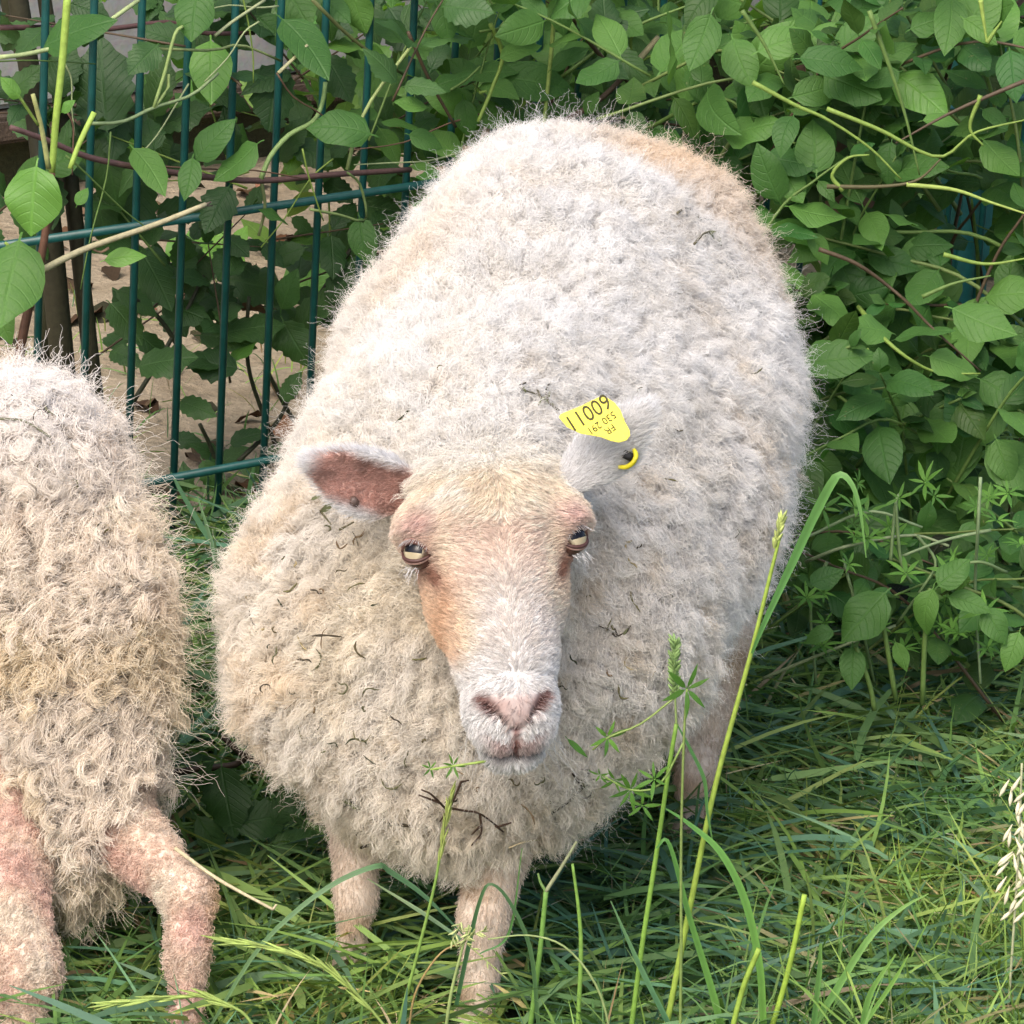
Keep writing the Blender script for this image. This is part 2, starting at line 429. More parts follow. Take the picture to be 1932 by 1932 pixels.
def make_hair(name, mat, pts, rad, col, parent, label=None):
    N, n, _ = pts.shape
    hc = bpy.data.hair_curves.new(name)
    hc.add_curves([n] * N)
    hc.attributes['position'].data.foreach_set('vector', pts.astype(np.float32).ravel())
    ra = hc.attributes.get('radius') or hc.attributes.new('radius', 'FLOAT', 'POINT')
    ra.data.foreach_set('value', np.broadcast_to(rad, (N, n)).astype(np.float32).ravel())
    c = hc.attributes.new('col', 'FLOAT_COLOR', 'CURVE')
    c4 = np.ones((N, 4), np.float32); c4[:, :3] = np.clip(col, 0, .92) * (1.0 if mat is M_WOOL else .93); c.data.foreach_set('color', c4.ravel())
    hc.materials.append(mat)
    o = link(name, hc, parent); o['kind'] = 'stuff'
    if label: o['label'] = label
    return o
def knn_ids(P, C):
    kd = kdtree.KDTree(len(C))
    for i, c in enumerate(C): kd.insert(c, i)
    kd.balance(); return np.array([kd.find(p)[1] for p in P])
def rand_unit(N): return unit(rng.normal(size=(N, 3)))
def grow(P, N_, D, L, n=8, cid=None, CP=None, CD=None, CL=None, clump=.5, cpow=1.4, curl=0., freq=2., frizz=.001, grav=0., phase=None):
    N = len(P); t = np.linspace(0, 1, n)[None, :, None]
    pos = P[:, None] + D[:, None] * (L[:, None, None] * t)
    if cid is not None:
        g = CP[cid][:, None] + CD[cid][:, None] * (CL[cid][:, None, None] * t)
        w = clump * t ** cpow; pos = pos * (1 - w) + g * w
        if curl:
            e1 = unit(np.cross(CD, rand_unit(len(CD)))); e2 = np.cross(CD, e1)
            ph = (rng.random(len(CD)) * 6.28)[cid][:, None, None] + 2 * PI * t * (freq * (.7 + .6 * rng.random(len(CD))))[cid][:, None, None]
            am = (curl * (.4 + .9 * rng.random(len(CD))))[cid][:, None, None] * np.minimum(t * 2.5, 1)
            pos = pos + am * (np.cos(ph) * e1[cid][:, None] + np.sin(ph) * e2[cid][:, None])
    pos = pos + np.cumsum(rng.normal(size=(N, n, 3)) * frizz, 1) * np.minimum(t * 3, 1)
    if grav: pos[:, :, 2] -= grav * (L[:, None] * t[:, :, 0] ** 2)
    return pos
VIEW = unit(F_)

# ---------------------------------------------------- the sheep that looks at the camera
HE = at(940, 1018, -.13); HS = np.array([.872, .85, .90])
Hn = unit(np.array([.150, -.54, -.835])); Hu = np.array([.085, -.84, .54]); Hu = unit(Hu - Hn * (Hu @ Hn)); Hw = np.cross(Hu, Hn)
HM = np.stack([Hw, Hn, Hu])                            # rows: sideways, to the nose, out of the forehead
def hl(P): return (P - HE.astype(np.float32)) @ HM.T.astype(np.float32) * (1000.0 / HS).astype(np.float32)
def hw(q): return HE + (np.asarray(q, float) * HS / 1000.0) @ HM
def head_sdf(q):
    m = q.copy(); m[:, 0] = np.abs(m[:, 0])
    d = ell(m, (0, -42, -50), (70, 62, 62))
    s = m * np.array([1, 1, .86], np.float32)
    d = smin(d, chain(s, [(0, -20, -46), (0, 40, -40), (0, 95, -31), (0, 150, -27)], [58, 50, 41, 37], 20), 28)
    d = smin(d, cone(m, (0, -20, -20), (0, 118, -16), 34, 23), 22)            # nose bridge
    d = smin(d, ell(m, (63, -20, -30), (24, 27, 26)), 20)                      # brow
    d = smin(d, ell(m, (38, 26, -66), (20, 50, 42)), 26)                       # cheek
    d = smin(d, ell(m, (0, 152, -30), (37, 36, 32)), 18)                       # muzzle
    d = smin(d, ell(m, (14, 172, -31), (20, 20, 21)), 10)                      # upper lip
    d = smin(d, ell(m, (0, 187, -49), (27, 19, 17)), 6)                        # chin
    d = smax(d, -ell(m, (78, 2, -21), (15, 16, 17)), 8)                        # eye socket
    d = smax(d, -cone(m, (60, 18, -16), (54, 32, -14), 3.5, 2.5), 7)           # tear groove
    d = smax(d, -cone(m, (27, 148, 2), (19, 162, 5), 2.0, 3.0), 4)             # nostril
    d = smax(d, -cone(m, (19, 162, 5), (3, 178, -3), 2.4, 1.4), 3)
    d = smax(d, -cone(m, (0, 174, -1), (0, 193, -27), 1.5, 1.5), 4)            # cleft
    d = smax(d, -cone(m, (0, 197, -31), (24, 188, -35), 3.0, 2.8), 3)          # mouth
    d = smax(d, -cone(m, (24, 188, -35), (38, 166, -44), 2.4, 1.8), 5)
    return d
# ears: frame origin at the base, a along, b across, c out of the hollow
def ear_frame(base, tip, cdir):
    b0 = np.asarray(base, float); a = np.asarray(tip, float) - b0; L = np.linalg.norm(a); a /= L
    c = np.asarray(cdir, float); c = unit(c - a * (c @ a)); b = np.cross(c, a)
    return b0, np.stack([a, b, c]), L
Ytip = HE[1]
EL = ear_frame(at(774, 932, HE[1] + .075), at(574, 868, HE[1] + .045), -F_ * .8 + UP * -.35 + RT * .2)
ER = ear_frame(at(1076, 905, HE[1] + .055), at(1232, 762, HE[1] + .062), F_ * .85 - RT * .30 - UP * .40)
def ear_sdf(P, fr, wid, bowl):
    b0, M_, L = fr
    q = (P - b0.astype(np.float32)) @ M_.T.astype(np.float32)
    t = np.clip(q[:, 0] / L, 0, 1)
    w = wid * (np.maximum(np.sin(PI * np.clip(t * .86 + .14, 0, 1) ** .96), 0) ** 1.05) + .002
    cc = q[:, 2] - bowl * (q[:, 1] / wid) ** 2 * wid
    th = .0038 + .006 * np.clip(.35 - t, 0, 1)
    d = smax(np.abs(cc) - th, np.abs(q[:, 1]) - w, .004)
    d = smax(d, -q[:, 0] - .004, .004); d = smax(d, q[:, 0] - L, .006)
    return d * .8
# torso under the wool (the wool adds about 25 mm)
def X_(px, py, Y): return at(px, py, Y)
T = lambda px, py, Y: at(px, py, Y)
TOR = [  # centre, radii
    (T(866, 1185, .08), (.184, .140, .160)),     # chest and shoulders
    (T(865, 1350, .04), (.105, .105, .080)),     # brisket
    (T(985, 1000, .26), (.184, .200, .180)),     # barrel front
    (T(1098, 850, .43), (.176, .230, .168)),     # barrel
    (T(1100, 640, .60), (.124, .150, .148)),     # rump
    (T(1255, 660, .60), (.085, .130, .150)),     # hip
    (T(1062, 490, .56), (.098, .150, .084)), (T(955, 765, .34), (.122, .200, .120)), (T(990, 640, .44), (.112, .16, .110)),     # loin
]
NECK = ([T(905, 930, .10), hw((0, -45, -70))], [.115, .055])
LEGS = [
    ([T(665, 1480, .05), T(672, 1690, .035), T(662, 1800, .035), T(640, 1905, .02)], [.025, .0155, .0100, .016]),
    ([T(945, 1560, .0), T(912, 1730, -.02), T(903, 1860, -.03), T(888, 1985, -.06), T(876, 2040, -.08)], [.032, .0180, .0125, .0150, .0185]),
    ([T(1345, 1180, .42), T(1335, 1310, .42), T(1312, 1450, .40), T(1295, 1570, .39), T(1285, 1665, .37)], [.040, .025, .0165, .0125, .017]),
    ([T(1130, 1250, .50), T(1120, 1450, .52), T(1115, 1560, .52)], [.05, .028, .018]),
]
def torso_sdf(P):
    d = None
    for c, r in TOR:
        e = ell(P, c, r); d = e if d is None else smin(d, e, .09)
    d = smin(d, cone(P, *NECK[0], *NECK[1]), .08)
    m_ = np.abs(d) < .03
    if m_.any():
        Q = P[m_]; d = d.copy(); d[m_] -= ((vnoise(Q, .095, 81) - .5) * .026 + (vnoise(Q, .045, 82) - .5) * .012).astype(np.float32)
    return d
def legs_sdf(P):
    d = None
    for pts, rs in LEGS:
        e = chain(P, [np.asarray(p) for p in pts], rs, .015); d = e if d is None else np.minimum(d, e)
    return d
def main_sdf(P):
    d = smin(torso_sdf(P), legs_sdf(P), .025)
    near = np.abs(P - HE.astype(np.float32)).max(1) < .26
    if near.any():
        Q = P[near]
        h = head_sdf(hl(Q)) / 1130.0
        h = smin(h, ear_sdf(Q, EL, .0255, .34), .010)
        h = smin(h, ear_sdf(Q, ER, .0205, .6), .010)
        d[near] = smin(d[near], h, .022)
    return d
FX = (HE[0] - .185, HE[0] + .165, .0026)
FYr = (HE[1] - .13, HE[1] + .11, .0028)
FZ = (HE[2] - .205, HE[2] + .155, .0028)
Vb, Qb = surface_nets(main_sdf, axis(-.34, .36, .011, FX), axis(-.28, .86, .012, FYr), axis(-.03, .72, .011, FZ))

def regions(P):
    P32 = P.astype(np.float32); q = hl(P32)
    h = head_sdf(q) / 1130.0; e1 = ear_sdf(P32, EL, .0255, .34); e2 = ear_sdf(P32, ER, .0205, .6)
    t = torso_sdf(P32); l = legs_sdf(P32)
    return q, h, e1, e2, t, l
def lerp3(a, b, w): return a * (1 - w[:, None]) + np.asarray(b, float) * w[:, None]
def face_colour(P, q):
    N = len(P); w, n, u = q[:, 0].astype(float), q[:, 1].astype(float), q[:, 2].astype(float); aw = np.abs(w)
    nz = vnoise(P, .02, 3); n2 = vnoise(P, .007, 5)
    c = np.tile(np.array([.88, .77, .63]), (N, 1))                                   # tan forehead
    c = lerp3(c, (.89, .83, .74), sstep(nz, .4, .7) * sstep(-n, 0, 60))
    c = lerp3(c, (.75, .50, .33), sstep(n, 0, 55) * sstep(aw - w * .22, 34, 58) * (1 - sstep(n, 105, 140)) * (.55 + .5 * nz))  # rusty cheeks
    c = lerp3(c, (.84, .69, .61), sstep(n, -40, 0) * (1 - sstep(n, 30, 90)) * (1 - sstep(aw, 30, 50)) * .7)
    rid = 1 - sstep(np.abs(w - 4 - (n - 40) * .05), 7 + np.clip(n, 0, 150) * .14, 28 + np.clip(n, 0, 150) * .18)
    c = lerp3(c, (.86, .81, .77), rid * sstep(n, 0, 75) * .92)
    c = lerp3(c, (.78, .74, .72), sstep(w, 18, 40) * sstep(n, 40, 90) * .55)
    c = lerp3(c, (.87, .85, .83), sstep(n + 26 * (nz - .5), 88, 142))                               # white muzzle
    brow = np.exp(-(((aw - 66) / 20) ** 2 + ((n + 22) / 16) ** 2)); c = lerp3(c, (.72, .52, .47), np.clip(brow * .9, 0, 1))
    eye = np.exp(-(((aw - 70) / 15) ** 2 + ((n - 10) / 16) ** 2)); c = lerp3(c, (.48, .26, .2), np.clip(eye, 0, 1))
    tear = np.exp(-(((aw - 56 + (n - 24) * .3) / 6) ** 2 + ((n - 28) / 16) ** 2)); c = lerp3(c, (.34, .18, .13), np.clip(tear * 1.2, 0, 1) * .95)
    c = lerp3(c, (.87, .83, .76), sstep(-n + 14 * (nz - .5), 48, 84) * .85)
    # nose pad, nostrils, lips
    pad = sstep(n + 5 * (nz - .5), 141, 156) * (1 - sstep(aw + (n - 140) * .60, 26, 34)) * sstep(u, -14, -4)
    c = lerp3(c, (.46, .33, .295), pad * (.7 + .3 * n2))
    wl_ = np.abs((aw - 28) * .82 + (n - 147) * .57); wt = (n - 147) * .82 - (aw - 28) * .57   # along the slanting nostril
    wing = np.exp(-(wl_ / 5.0) ** 2) * sstep(wt, -7, 0) * (1 - sstep(wt, 12, 30)) * (u > -26)
    c = lerp3(c, (.31, .185, .165), np.clip(wing * 1.15, 0, 1))
    slit = np.exp(-(wl_ / 1.7) ** 2) * sstep(wt, 0, 8) * (1 - sstep(wt, 30, 40)) * (u > -26); c = lerp3(c, (.04, .02, .018), np.clip(slit * 1.2, 0, 1) * .9)
    up_ = np.exp(-((aw - 10) / 14) ** 2) * sstep(n, 168, 176) * (u > -34) * (u < -8); c = lerp3(c, (.60, .42, .39), np.clip(up_, 0, 1) * .75)
    lipc = np.exp(-((u + 31 + aw * .18) / 3.6) ** 2) * (n > 160) * (1 - sstep(aw, 24, 40)); c = lerp3(c, (.17, .145, .14), np.clip(lipc * 1.2, 0, 1) * .9)
    cl = np.exp(-(w / 2.2) ** 2) * sstep(n, 172, 178) * (u > -30); c = lerp3(c, (.26, .13, .11), np.clip(cl, 0, 1))
    return c * (.92 + .16 * n2[:, None])
def ear_local(P, fr):
    b0, M_, L = fr; return (P - b0) @ M_.T, L
def ear_colour(P, fr, pink, wid=.0235, bowl=.34):
    q, L = ear_local(P, fr); t = q[:, 0] / L
    inner = sstep(q[:, 2] - bowl * (q[:, 1] ** 2) / wid, -.001, .002) * (1 - sstep(np.abs(q[:, 1]), .015, .025)) * (1 - sstep(t, .8, .97))
    n2 = vnoise(P, .008, 9)
    c = np.tile(np.array([.93, .92, .91]), (len(P), 1))
    c = lerp3(c, pink, inner * .95); c = lerp3(c, np.array(pink) * .6, inner * sstep(n2, .5, .8) * .8)
    return c, inner
def wool_colour(P):
    a = vnoise(P, .09, 21); b = vnoise(P, .03, 22); d = vnoise(P, .012, 23)
    c = np.tile(np.array([.85, .81, .745]), (len(P), 1))
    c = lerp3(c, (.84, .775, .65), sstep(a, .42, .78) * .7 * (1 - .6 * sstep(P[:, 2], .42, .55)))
    c = lerp3(c, (.84, .83, .815), sstep(P[:, 0] + .4 * (P[:, 2] - .4), -.02, .2) * .75)  # greyer to the right, part of that side's cool light put into the colour
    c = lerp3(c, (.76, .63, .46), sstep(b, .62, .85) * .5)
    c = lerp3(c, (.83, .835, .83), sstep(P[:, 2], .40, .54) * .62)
    for (px, py, Y, r) in ((1290, 340, .62, .05), (1335, 480, .60, .06), (1260, 330, .6, .03), (880, 560, .4, .04)):
        g = np.exp(-((P - at(px, py, Y)) ** 2).sum(1) / (2 * r * r)); c = lerp3(c, (.80, .655, .49), g * .75)
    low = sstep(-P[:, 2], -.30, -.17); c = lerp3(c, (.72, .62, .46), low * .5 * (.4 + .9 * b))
    return c * (.90 + .18 * d[:, None])
def leg_colour(P):
    b = vnoise(P, .03, 31); d = vnoise(P, .01, 32)
    c = np.tile(np.array([.80, .68, .57]), (len(P), 1)); c = lerp3(c, (.66, .49, .34), sstep(b, .5, .75) * .7)
    return c * (.88 + .22 * d[:, None])
def main_colour(P):
    q, h, e1, e2, t, l = regions(P)
    c = wool_colour(P)
    bl = sstep(-(l - t), -.004, .012); c = c * (1 - bl[:, None]) + leg_colour(P) * bl[:, None]
    hd = sstep(t - h, -.004, .008); c = c * (1 - hd[:, None]) + face_colour(P, q) * hd[:, None]
    for e, fr, pk in ((e1, EL, (.68, .43, .36)), (e2, ER, (.62, .44, .38))):
        m_ = (e < np.minimum(h, t) - .0005) & (e < .006)
        if m_.any(): c[m_] = ear_colour(P[m_], fr, pk, *((.0205, .6) if fr is ER else (.0235, .34)))[0]
    return c
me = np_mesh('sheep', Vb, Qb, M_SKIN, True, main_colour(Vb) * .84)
ewe = link('sheep', me); tag(ewe, 'cream woolly sheep facing the camera with a yellow tag in one ear', 'sheep')

# ---- fleece
def kind_of(P):
    q, h, e1, e2, t, l = regions(P)
    k = np.zeros(len(P), int)                                   # 0 wool 1 face 2 ear L 3 ear R 4 leg 5 poll
    k[l < t - .004] = 4
    k[(h < t - .006)] = 1
    k[(k == 1) & (q[:, 1] < -66)] = 5
    k[(e1 < np.minimum(h, t) - .0008) & (e1 < .006)] = 2; k[(e2 < np.minimum(h, t) - .0008) & (e2 < .006)] = 3
    return k, q
def front(c, n):
    f = -(n @ VIEW); return np.where(f > -.15, 1.0, .3) * np.where(f > -.6, 1, .5)
P, N = sample_mesh(me, 330000, front)
kd_, q_ = kind_of(P)
W = kd_ == 0
Pw, Nw = P[W], N[W]
K = 14000
ci = rng.choice(len(Pw), K, replace=False); CP, CN = Pw[ci], Nw[ci]
def flow(P, N):
    g = np.array([.0, .25, -.55]); away = unit(P - hw((0, -60, -30))) * .75
    f = g + away; return f - N * (f * N).sum(1)[:, None]
big = vnoise(CP, .035, 41)
def groove(P):
    q = P - hw((0, -40, -90)); r = np.linalg.norm(q, axis=1); an = np.arctan2(q[:, 0], q[:, 2] * .6 + q[:, 1] * .8)
    wob = (vnoise(P, .05, 43) - .5) * .05
    g = np.abs(vnoise(np.stack([an * .16 + wob, r * .20, r * 0], 1), .011, 42) - .5) * 2
    g2 = np.abs(vnoise(P * np.array([1, 1, .6]), .016, 44) - .5) * 2
    return .62 + .48 * sstep(g, .05, .5) * (.7 + .3 * sstep(g2, .05, .5))
CD = unit(CN + flow(CP, CN) * .55 + rand_unit(K) * .42); CL = .0205 * (.55 + .55 * rng.random(K) + .35 * big) * groove(CP)
cid = knn_ids(Pw, CP)
D = unit(Nw + flow(Pw, Nw) * .5 + rand_unit(len(Pw)) * .35)
L = CL[cid] * (.75 + .45 * rng.random(len(Pw)))
pts = grow(Pw, Nw, D, L, 10, cid, CP, CD, CL, .84, .85, .0028, 1.8, .0009, .15)
rad = np.linspace(.00030, .00008, 10)[None]
gw = groove(Pw)[:, None]; colw = wool_colour(Pw) * (1 - np.array([.0, .05, .13]) * (1.1 - gw)) * (.86 + .22 * rng.random(len(Pw)))[:, None] * (.86 + .20 * rng.random(K))[cid][:, None]
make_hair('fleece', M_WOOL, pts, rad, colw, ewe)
# loose halo fibres
nf = 12000
fi = rng.choice(len(Pw), nf); Pf, Nf = Pw[fi], Nw[fi]
Df = unit(Nf + rand_unit(nf) * .8); Lf = .020 + .020 * rng.random(nf)
pts = grow(Pf, Nf, Df, Lf, 12, frizz=.0022, grav=.05)
make_hair('loose_wool', M_WOOL, pts, np.linspace(.00009, .00005, 12)[None], wool_colour(Pf) * 1.05, ewe)
# poll wool
m_ = kd_ == 5; Pp, Np = P[m_], N[m_]
if len(Pp):
    f = np.tile(Hn * .5 + Hu * .2, (len(Pp), 1)) + np.outer(q_[m_][:, 0] / 60.0, Hw) * .7
    Dp = unit(Np * .6 + f + rand_unit(len(Pp)) * .4)
    Kp = max(40, len(Pp) // 18); cp = rng.choice(len(Pp), Kp, replace=False); cidp = knn_ids(Pp, Pp[cp])
    Lp = .009 + .009 * rng.random(len(Pp))
    pts = grow(Pp, Np, Dp, Lp, 7, cidp, Pp[cp], Dp[cp], Lp[cp], .6, 1.2, .0012, 1.2, .0007, .2)
    make_hair('poll_hair', M_FUR, pts, np.linspace(.00030, .0001, 7)[None], face_colour(Pp, q_[m_]) * (.82 + .36 * rng.random(len(Pp)))[:, None], ewe)
# ---- short fur on face, ears and legs (dense extra samples)
def near_head(c, n):
    k, q = kind_of(c); d = np.where((k == 1) | (k == 5) | (k == 2) | (k == 3), 1.0, 0.0) + np.where(k == 4, .35, 0)
    d = d * np.where((k == 5), .5, 1)
    return d * np.where(-(n @ VIEW) > -.25, 1, .25) + 1e-9
P, N = sample_mesh(me, 125000, near_head)
k, q = kind_of(P)
m_ = k == 1; Pf, Nf, qf = P[m_], N[m_], q[m_].astype(float)
eyed = np.sqrt((np.abs(qf[:, 0]) - 76) ** 2 + (qf[:, 1] - 3) ** 2 + (qf[:, 2] + 18) ** 2)
pad = (qf[:, 1] > 146) & (np.abs(qf[:, 0]) + (qf[:, 1] - 140) * .60 < 31) & (qf[:, 2] > -10)
keep = (eyed > 15) & (~pad | (rng.random(len(Pf)) < .08))
Pf, Nf, qf, eyed = Pf[keep], Nf[keep], qf[keep], eyed[keep]
nn = qf[:, 1]
along = np.where(nn > 130, .2, np.clip(-(nn + 12) / 45, -.55, 1.0))
f = along[:, None] * Hn + np.sign(qf[:, 0] - 4)[:, None] * Hw * np.clip(np.abs(qf[:, 0] - 4) / 26, 0, .9)[:, None]
chin = nn > 165; f[chin] = (Hn * .6 - Hu * .5) + np.sign(qf[chin, 0])[:, None] * Hw * .35
f = f - Nf * (f * Nf).sum(1)[:, None]
D = unit(Nf * .42 + unit(f) * .8 + rand_unit(len(Pf)) * .22)
L = np.where(nn < -15, .0080, .0066) * (.7 + .6 * rng.random(len(Pf)))
L = np.where(nn > 130, .0042 + .002 * rng.random(len(Pf)), L); L = np.where(eyed < 24, .005, L); L = np.where((qf[:, 2] < -58) & (nn > 160), .008, L)
Kp = len(Pf) // 9; cp = rng.choice(len(Pf), Kp, replace=False); cidp = knn_ids(Pf, Pf[cp])
pts = grow(Pf, Nf, D, L, 5, cidp, Pf[cp], D[cp], L[cp], .55, 1.1, 0, 1, .0003, .1)
lip = np.exp(-(((nn - 192) / 10) ** 2 + ((qf[:, 2] + 44) / 8) ** 2))
make_hair('face_hair', M_FUR, pts, np.linspace(.00028, .00009, 5)[None], face_colour(Pf, qf) * (.80 + .36 * rng.random(len(Pf)))[:, None] * (.85 + .3 * rng.random(Kp))[cidp][:, None], ewe)
for kk, fr, pk in ((2, EL, (.68, .43, .36)), (3, ER, (.62, .44, .38))):
    m_ = k == kk; Pe, Ne = P[m_], N[m_]
    if not len(Pe): continue
    c, inner = ear_colour(Pe, fr, pk, *((.0205, .6) if fr is ER else (.0235, .34)))
    D = unit(Ne * .35 + fr[1][0] * .8 + rand_unit(len(Pe)) * .25)
    L = (.009 - .0045 * inner) * (.7 + .7 * rng.random(len(Pe)))
    pts = grow(Pe, Ne, D, L, 5, frizz=.0003)
    make_hair('ear_hair', M_FUR, pts, np.linspace(.00026, .00008, 5)[None], c * (.8 + .35 * rng.random(len(Pe)))[:, None], ewe)
m_ = k == 4; Pl, Nl = P[m_], N[m_]
D = unit(Nl * .25 + np.array([0, 0, -.9]) + rand_unit(len(Pl)) * .3); L = .0048 * (.6 + .8 * rng.random(len(Pl)))
make_hair('leg_hair', M_FUR, grow(Pl, Nl, D, L, 5, frizz=.0005), np.linspace(.0003, .0001, 5)[None], leg_colour(Pl) * (.82 + .3 * rng.random(len(Pl)))[:, None], ewe)

# ---- eyes
def mk_eye():
    t = NT('sheep_eye'); o = t.obj(); sp = t.n('ShaderNodeSeparateXYZ'); t.l(o, sp.inputs[0])
    x, y = sp.outputs[0], sp.outputs[1]
    r = t.math('SQRT', t.math('ADD', t.math('POWER', x, 2.0), t.math('POWER', y, 2.0)))
    nz = t.noise(900, 3, .6, o)
    iris = t.ramp(t.math('ADD', t.math('MULTIPLY', r, 90.0), t.math('MULTIPLY', nz.outputs[0], .25)), [(.2, (.34, .28, .17)), (.72, (.45, .39, .26)), (.97, (.07, .045, .03))])
    c = t.mix(t.math('GREATER_THAN', r, .0112), iris, (.10, .05, .04))
    pu = t.math('MULTIPLY', t.math('LESS_THAN', t.math('ABSOLUTE', x), .0078), t.math('LESS_THAN', t.math('ABSOLUTE', t.math('SUBTRACT', y, .0026)), .0034))
    c = t.mix(pu, c, (.004, .004, .006)); t.l(c, t.p.inputs['Base Color'])
    t.p.inputs['Roughness'].default_value = .1; t.p.inputs['Specular IOR Level'].default_value = .3
    return t.m
M_EYE = mk_eye(); M_LID = m_attr('eyelid_skin', .45, .4, noise=.2, nscale=400)
M_LASH = m_attr('white_lash', .5, .3)
for sgn in (-1, 1):
    c = hw((sgn * 68.5, 0 if sgn < 0 else -3, -27)); R_ = .0132
    z = unit(sgn * Hw * .62 + Hu * .72 + Hn * .05 - F_ * .25); y = unit(-Hn - z * (-Hn @ z)); x = np.cross(y, z); tl_ = -sgn * .30; x, y = x * math.cos(tl_) - y * math.sin(tl_), x * math.sin(tl_) + y * math.cos(tl_)
    M = Matrix(((x[0], y[0], z[0], c[0]), (x[1], y[1], z[1], c[1]), (x[2], y[2], z[2], c[2]), (0, 0, 0, 1)))
    bm = bmesh.new(); bmesh.ops.create_uvsphere(bm, u_segments=32, v_segments=20, radius=R_)
    em = bpy.data.meshes.new('eye'); bm.to_mesh(em); bm.free(); em.materials.append(M_EYE)
    for p in em.polygons: p.use_smooth = True
    eye = link('eye', em, ewe, M)
    def ep(th, ph, r): # th across (degrees), ph up
        a, b = math.radians(th), math.radians(ph)
        return c + r * (x * math.sin(a) * math.cos(b) + y * math.sin(b) + z * math.cos(a) * math.cos(b))
    up = [(-66, -2), (-44, 20), (-15, 33), (15, 33), (44, 20), (66, -5)]
    lo = [(-66, -4), (-42, -24), (-12, -33), (18, -32), (44, -22), (66, -6)]
    mb = MB(); mb.tube([ep(a, b, R_ * 1.05) for a, b in up], [.0012, .0022, .0026, .0022, .0012], n=16, sides=8, c=(.16, .08, .065))
    mb.tube([ep(a, b + 11, R_ * 1.03) for a, b in up], [.0018, .0034, .0038, .0034, .0018], n=16, sides=8, c=(.44, .27, .22))
    mb.tube([ep(a, b + 26, R_ * 1.0) for a, b in up], [.003, .0044, .005, .0044, .003], n=16, sides=8, c=(.70, .53, .45))
    mb.tube([ep(a, b, R_ * 1.03) for a, b in lo], [.0010, .0016, .0018, .0016, .0010], n=16, sides=8, c=(.07, .03, .025))
    mb.tube([ep(a, b - 9, R_ * 1.02) for a, b in lo], [.0008, .0014, .0015, .0014, .0008], n=16, sides=8, c=(.34, .21, .17))
    if sgn: mb.build('eyelid', M_LID, ewe)
    nl = 17; lp = np.zeros((nl, 5, 3))
    for i in range(nl):
        a = -50 + 100 * i / (nl - 1) + rnd.uniform(-2, 2); b = np.interp(a, [p[0] for p in up], [p[1] for p in up]) + 3
        p0 = ep(a, b + 4, R_ * 1.20); ln = .0068 * rnd.uniform(.7, 1.1)
        dirn = unit(z * .45 - y * .8 + x * (a / 130) + rng.normal(size=3) * .1)
        for j in range(5):
            tt = j / 4; lp[i, j] = p0 + (z * .5 + dirn * .6) * ln * tt + (dirn - z * .25) * ln * .45 * tt * tt
    make_hair('eyelashes', M_FUR, lp, np.linspace(.00028, .0001, 5)[None], np.full((nl, 3), .6), ewe)
    nl = 420; pl = np.array([ep(rnd.uniform(-60, 60), rnd.uniform(44, 72), R_ * 1.2) for _ in range(nl)]); nz_ = unit(pl - c)
    make_hair('lid_hair', M_FUR, grow(pl, nz_, unit(nz_ * .35 + x * sgn * .5 + y * .25 + rand_unit(nl) * .25), .0045 + .003 * rng.random(nl), 5, frizz=.0003), np.linspace(.00026, .00009, 5)[None], np.array([.80, .64, .56]) * (.8 + .35 * rng.random(nl))[:, None], ewe)
    nl = 14; pl = np.array([ep(rnd.uniform(-55, 60), -rnd.uniform(50, 72), R_ * 1.16) for _ in range(nl)])
    dl = unit(np.array([Hn * 1.0 + sgn * Hw * .7 + Hu * .35] * nl) + rand_unit(nl) * .35)
    make_hair('lower_lashes', M_FUR, grow(pl, pl, dl, 0.006 + .006 * rng.random(nl), 6, frizz=.0006, grav=.1), np.linspace(.00022, .00008, 6)[None], np.full((nl, 3), .84), ewe)
# whiskers
nw = 26; wp = []; wd = []
for i in range(nw):
    s = rnd.choice((-1, 1)); wp.append(hw((s * rnd.uniform(22, 40), rnd.uniform(160, 186), rnd.uniform(-66, -40)))); wd.append(Hn * rnd.uniform(.5, 1) + s * Hw * rnd.uniform(.1, .9) - Hu * rnd.uniform(0, .4))
make_hair('whiskers', M_FUR, grow(np.array(wp), np.array(wp), unit(np.array(wd)), .018 + .018 * rng.random(nw), 7, frizz=.0006, grav=.12), np.linspace(.00015, .00006, 7)[None], np.full((nw, 3), .8), ewe)

# ---- ear tag
def mk_plain(name, col, rough=.4, spec=.4):
    t = NT(name); nz = t.noise(120, 4, .6, t.obj())
    n3 = t.noise(420, 3, .6, t.obj()); c = t.mix(1.0, col, t.ramp(nz.outputs[0], [(.3, (.80, .78, .7)), (.6, (1,) * 3)]), 'MULTIPLY'); c = t.mix(t.math('MULTIPLY', t.math('GREATER_THAN', n3.outputs[0], .66), .3), c, (.25, .2, .08)); t.l(c, t.p.inputs['Base Color'])
    t.p.inputs['Roughness'].default_value = rough; t.p.inputs['Specular IOR Level'].default_value = spec; t.bump(nz.outputs[0], .05, .001); return t.m
M_YEL = mk_plain('yellow_plastic', (.74, .66, .03)); M_INK = mk_plain('dark_ink', (.06, .055, .02), .7, .2)
TY = HE[1] + .030
tc = at(1122, 795, TY)
tz = unit(-F_ + UP * .15 - RT * .12); tx = unit(RT - tz * (RT @ tz)); ty = np.cross(tz, tx)
tp = []
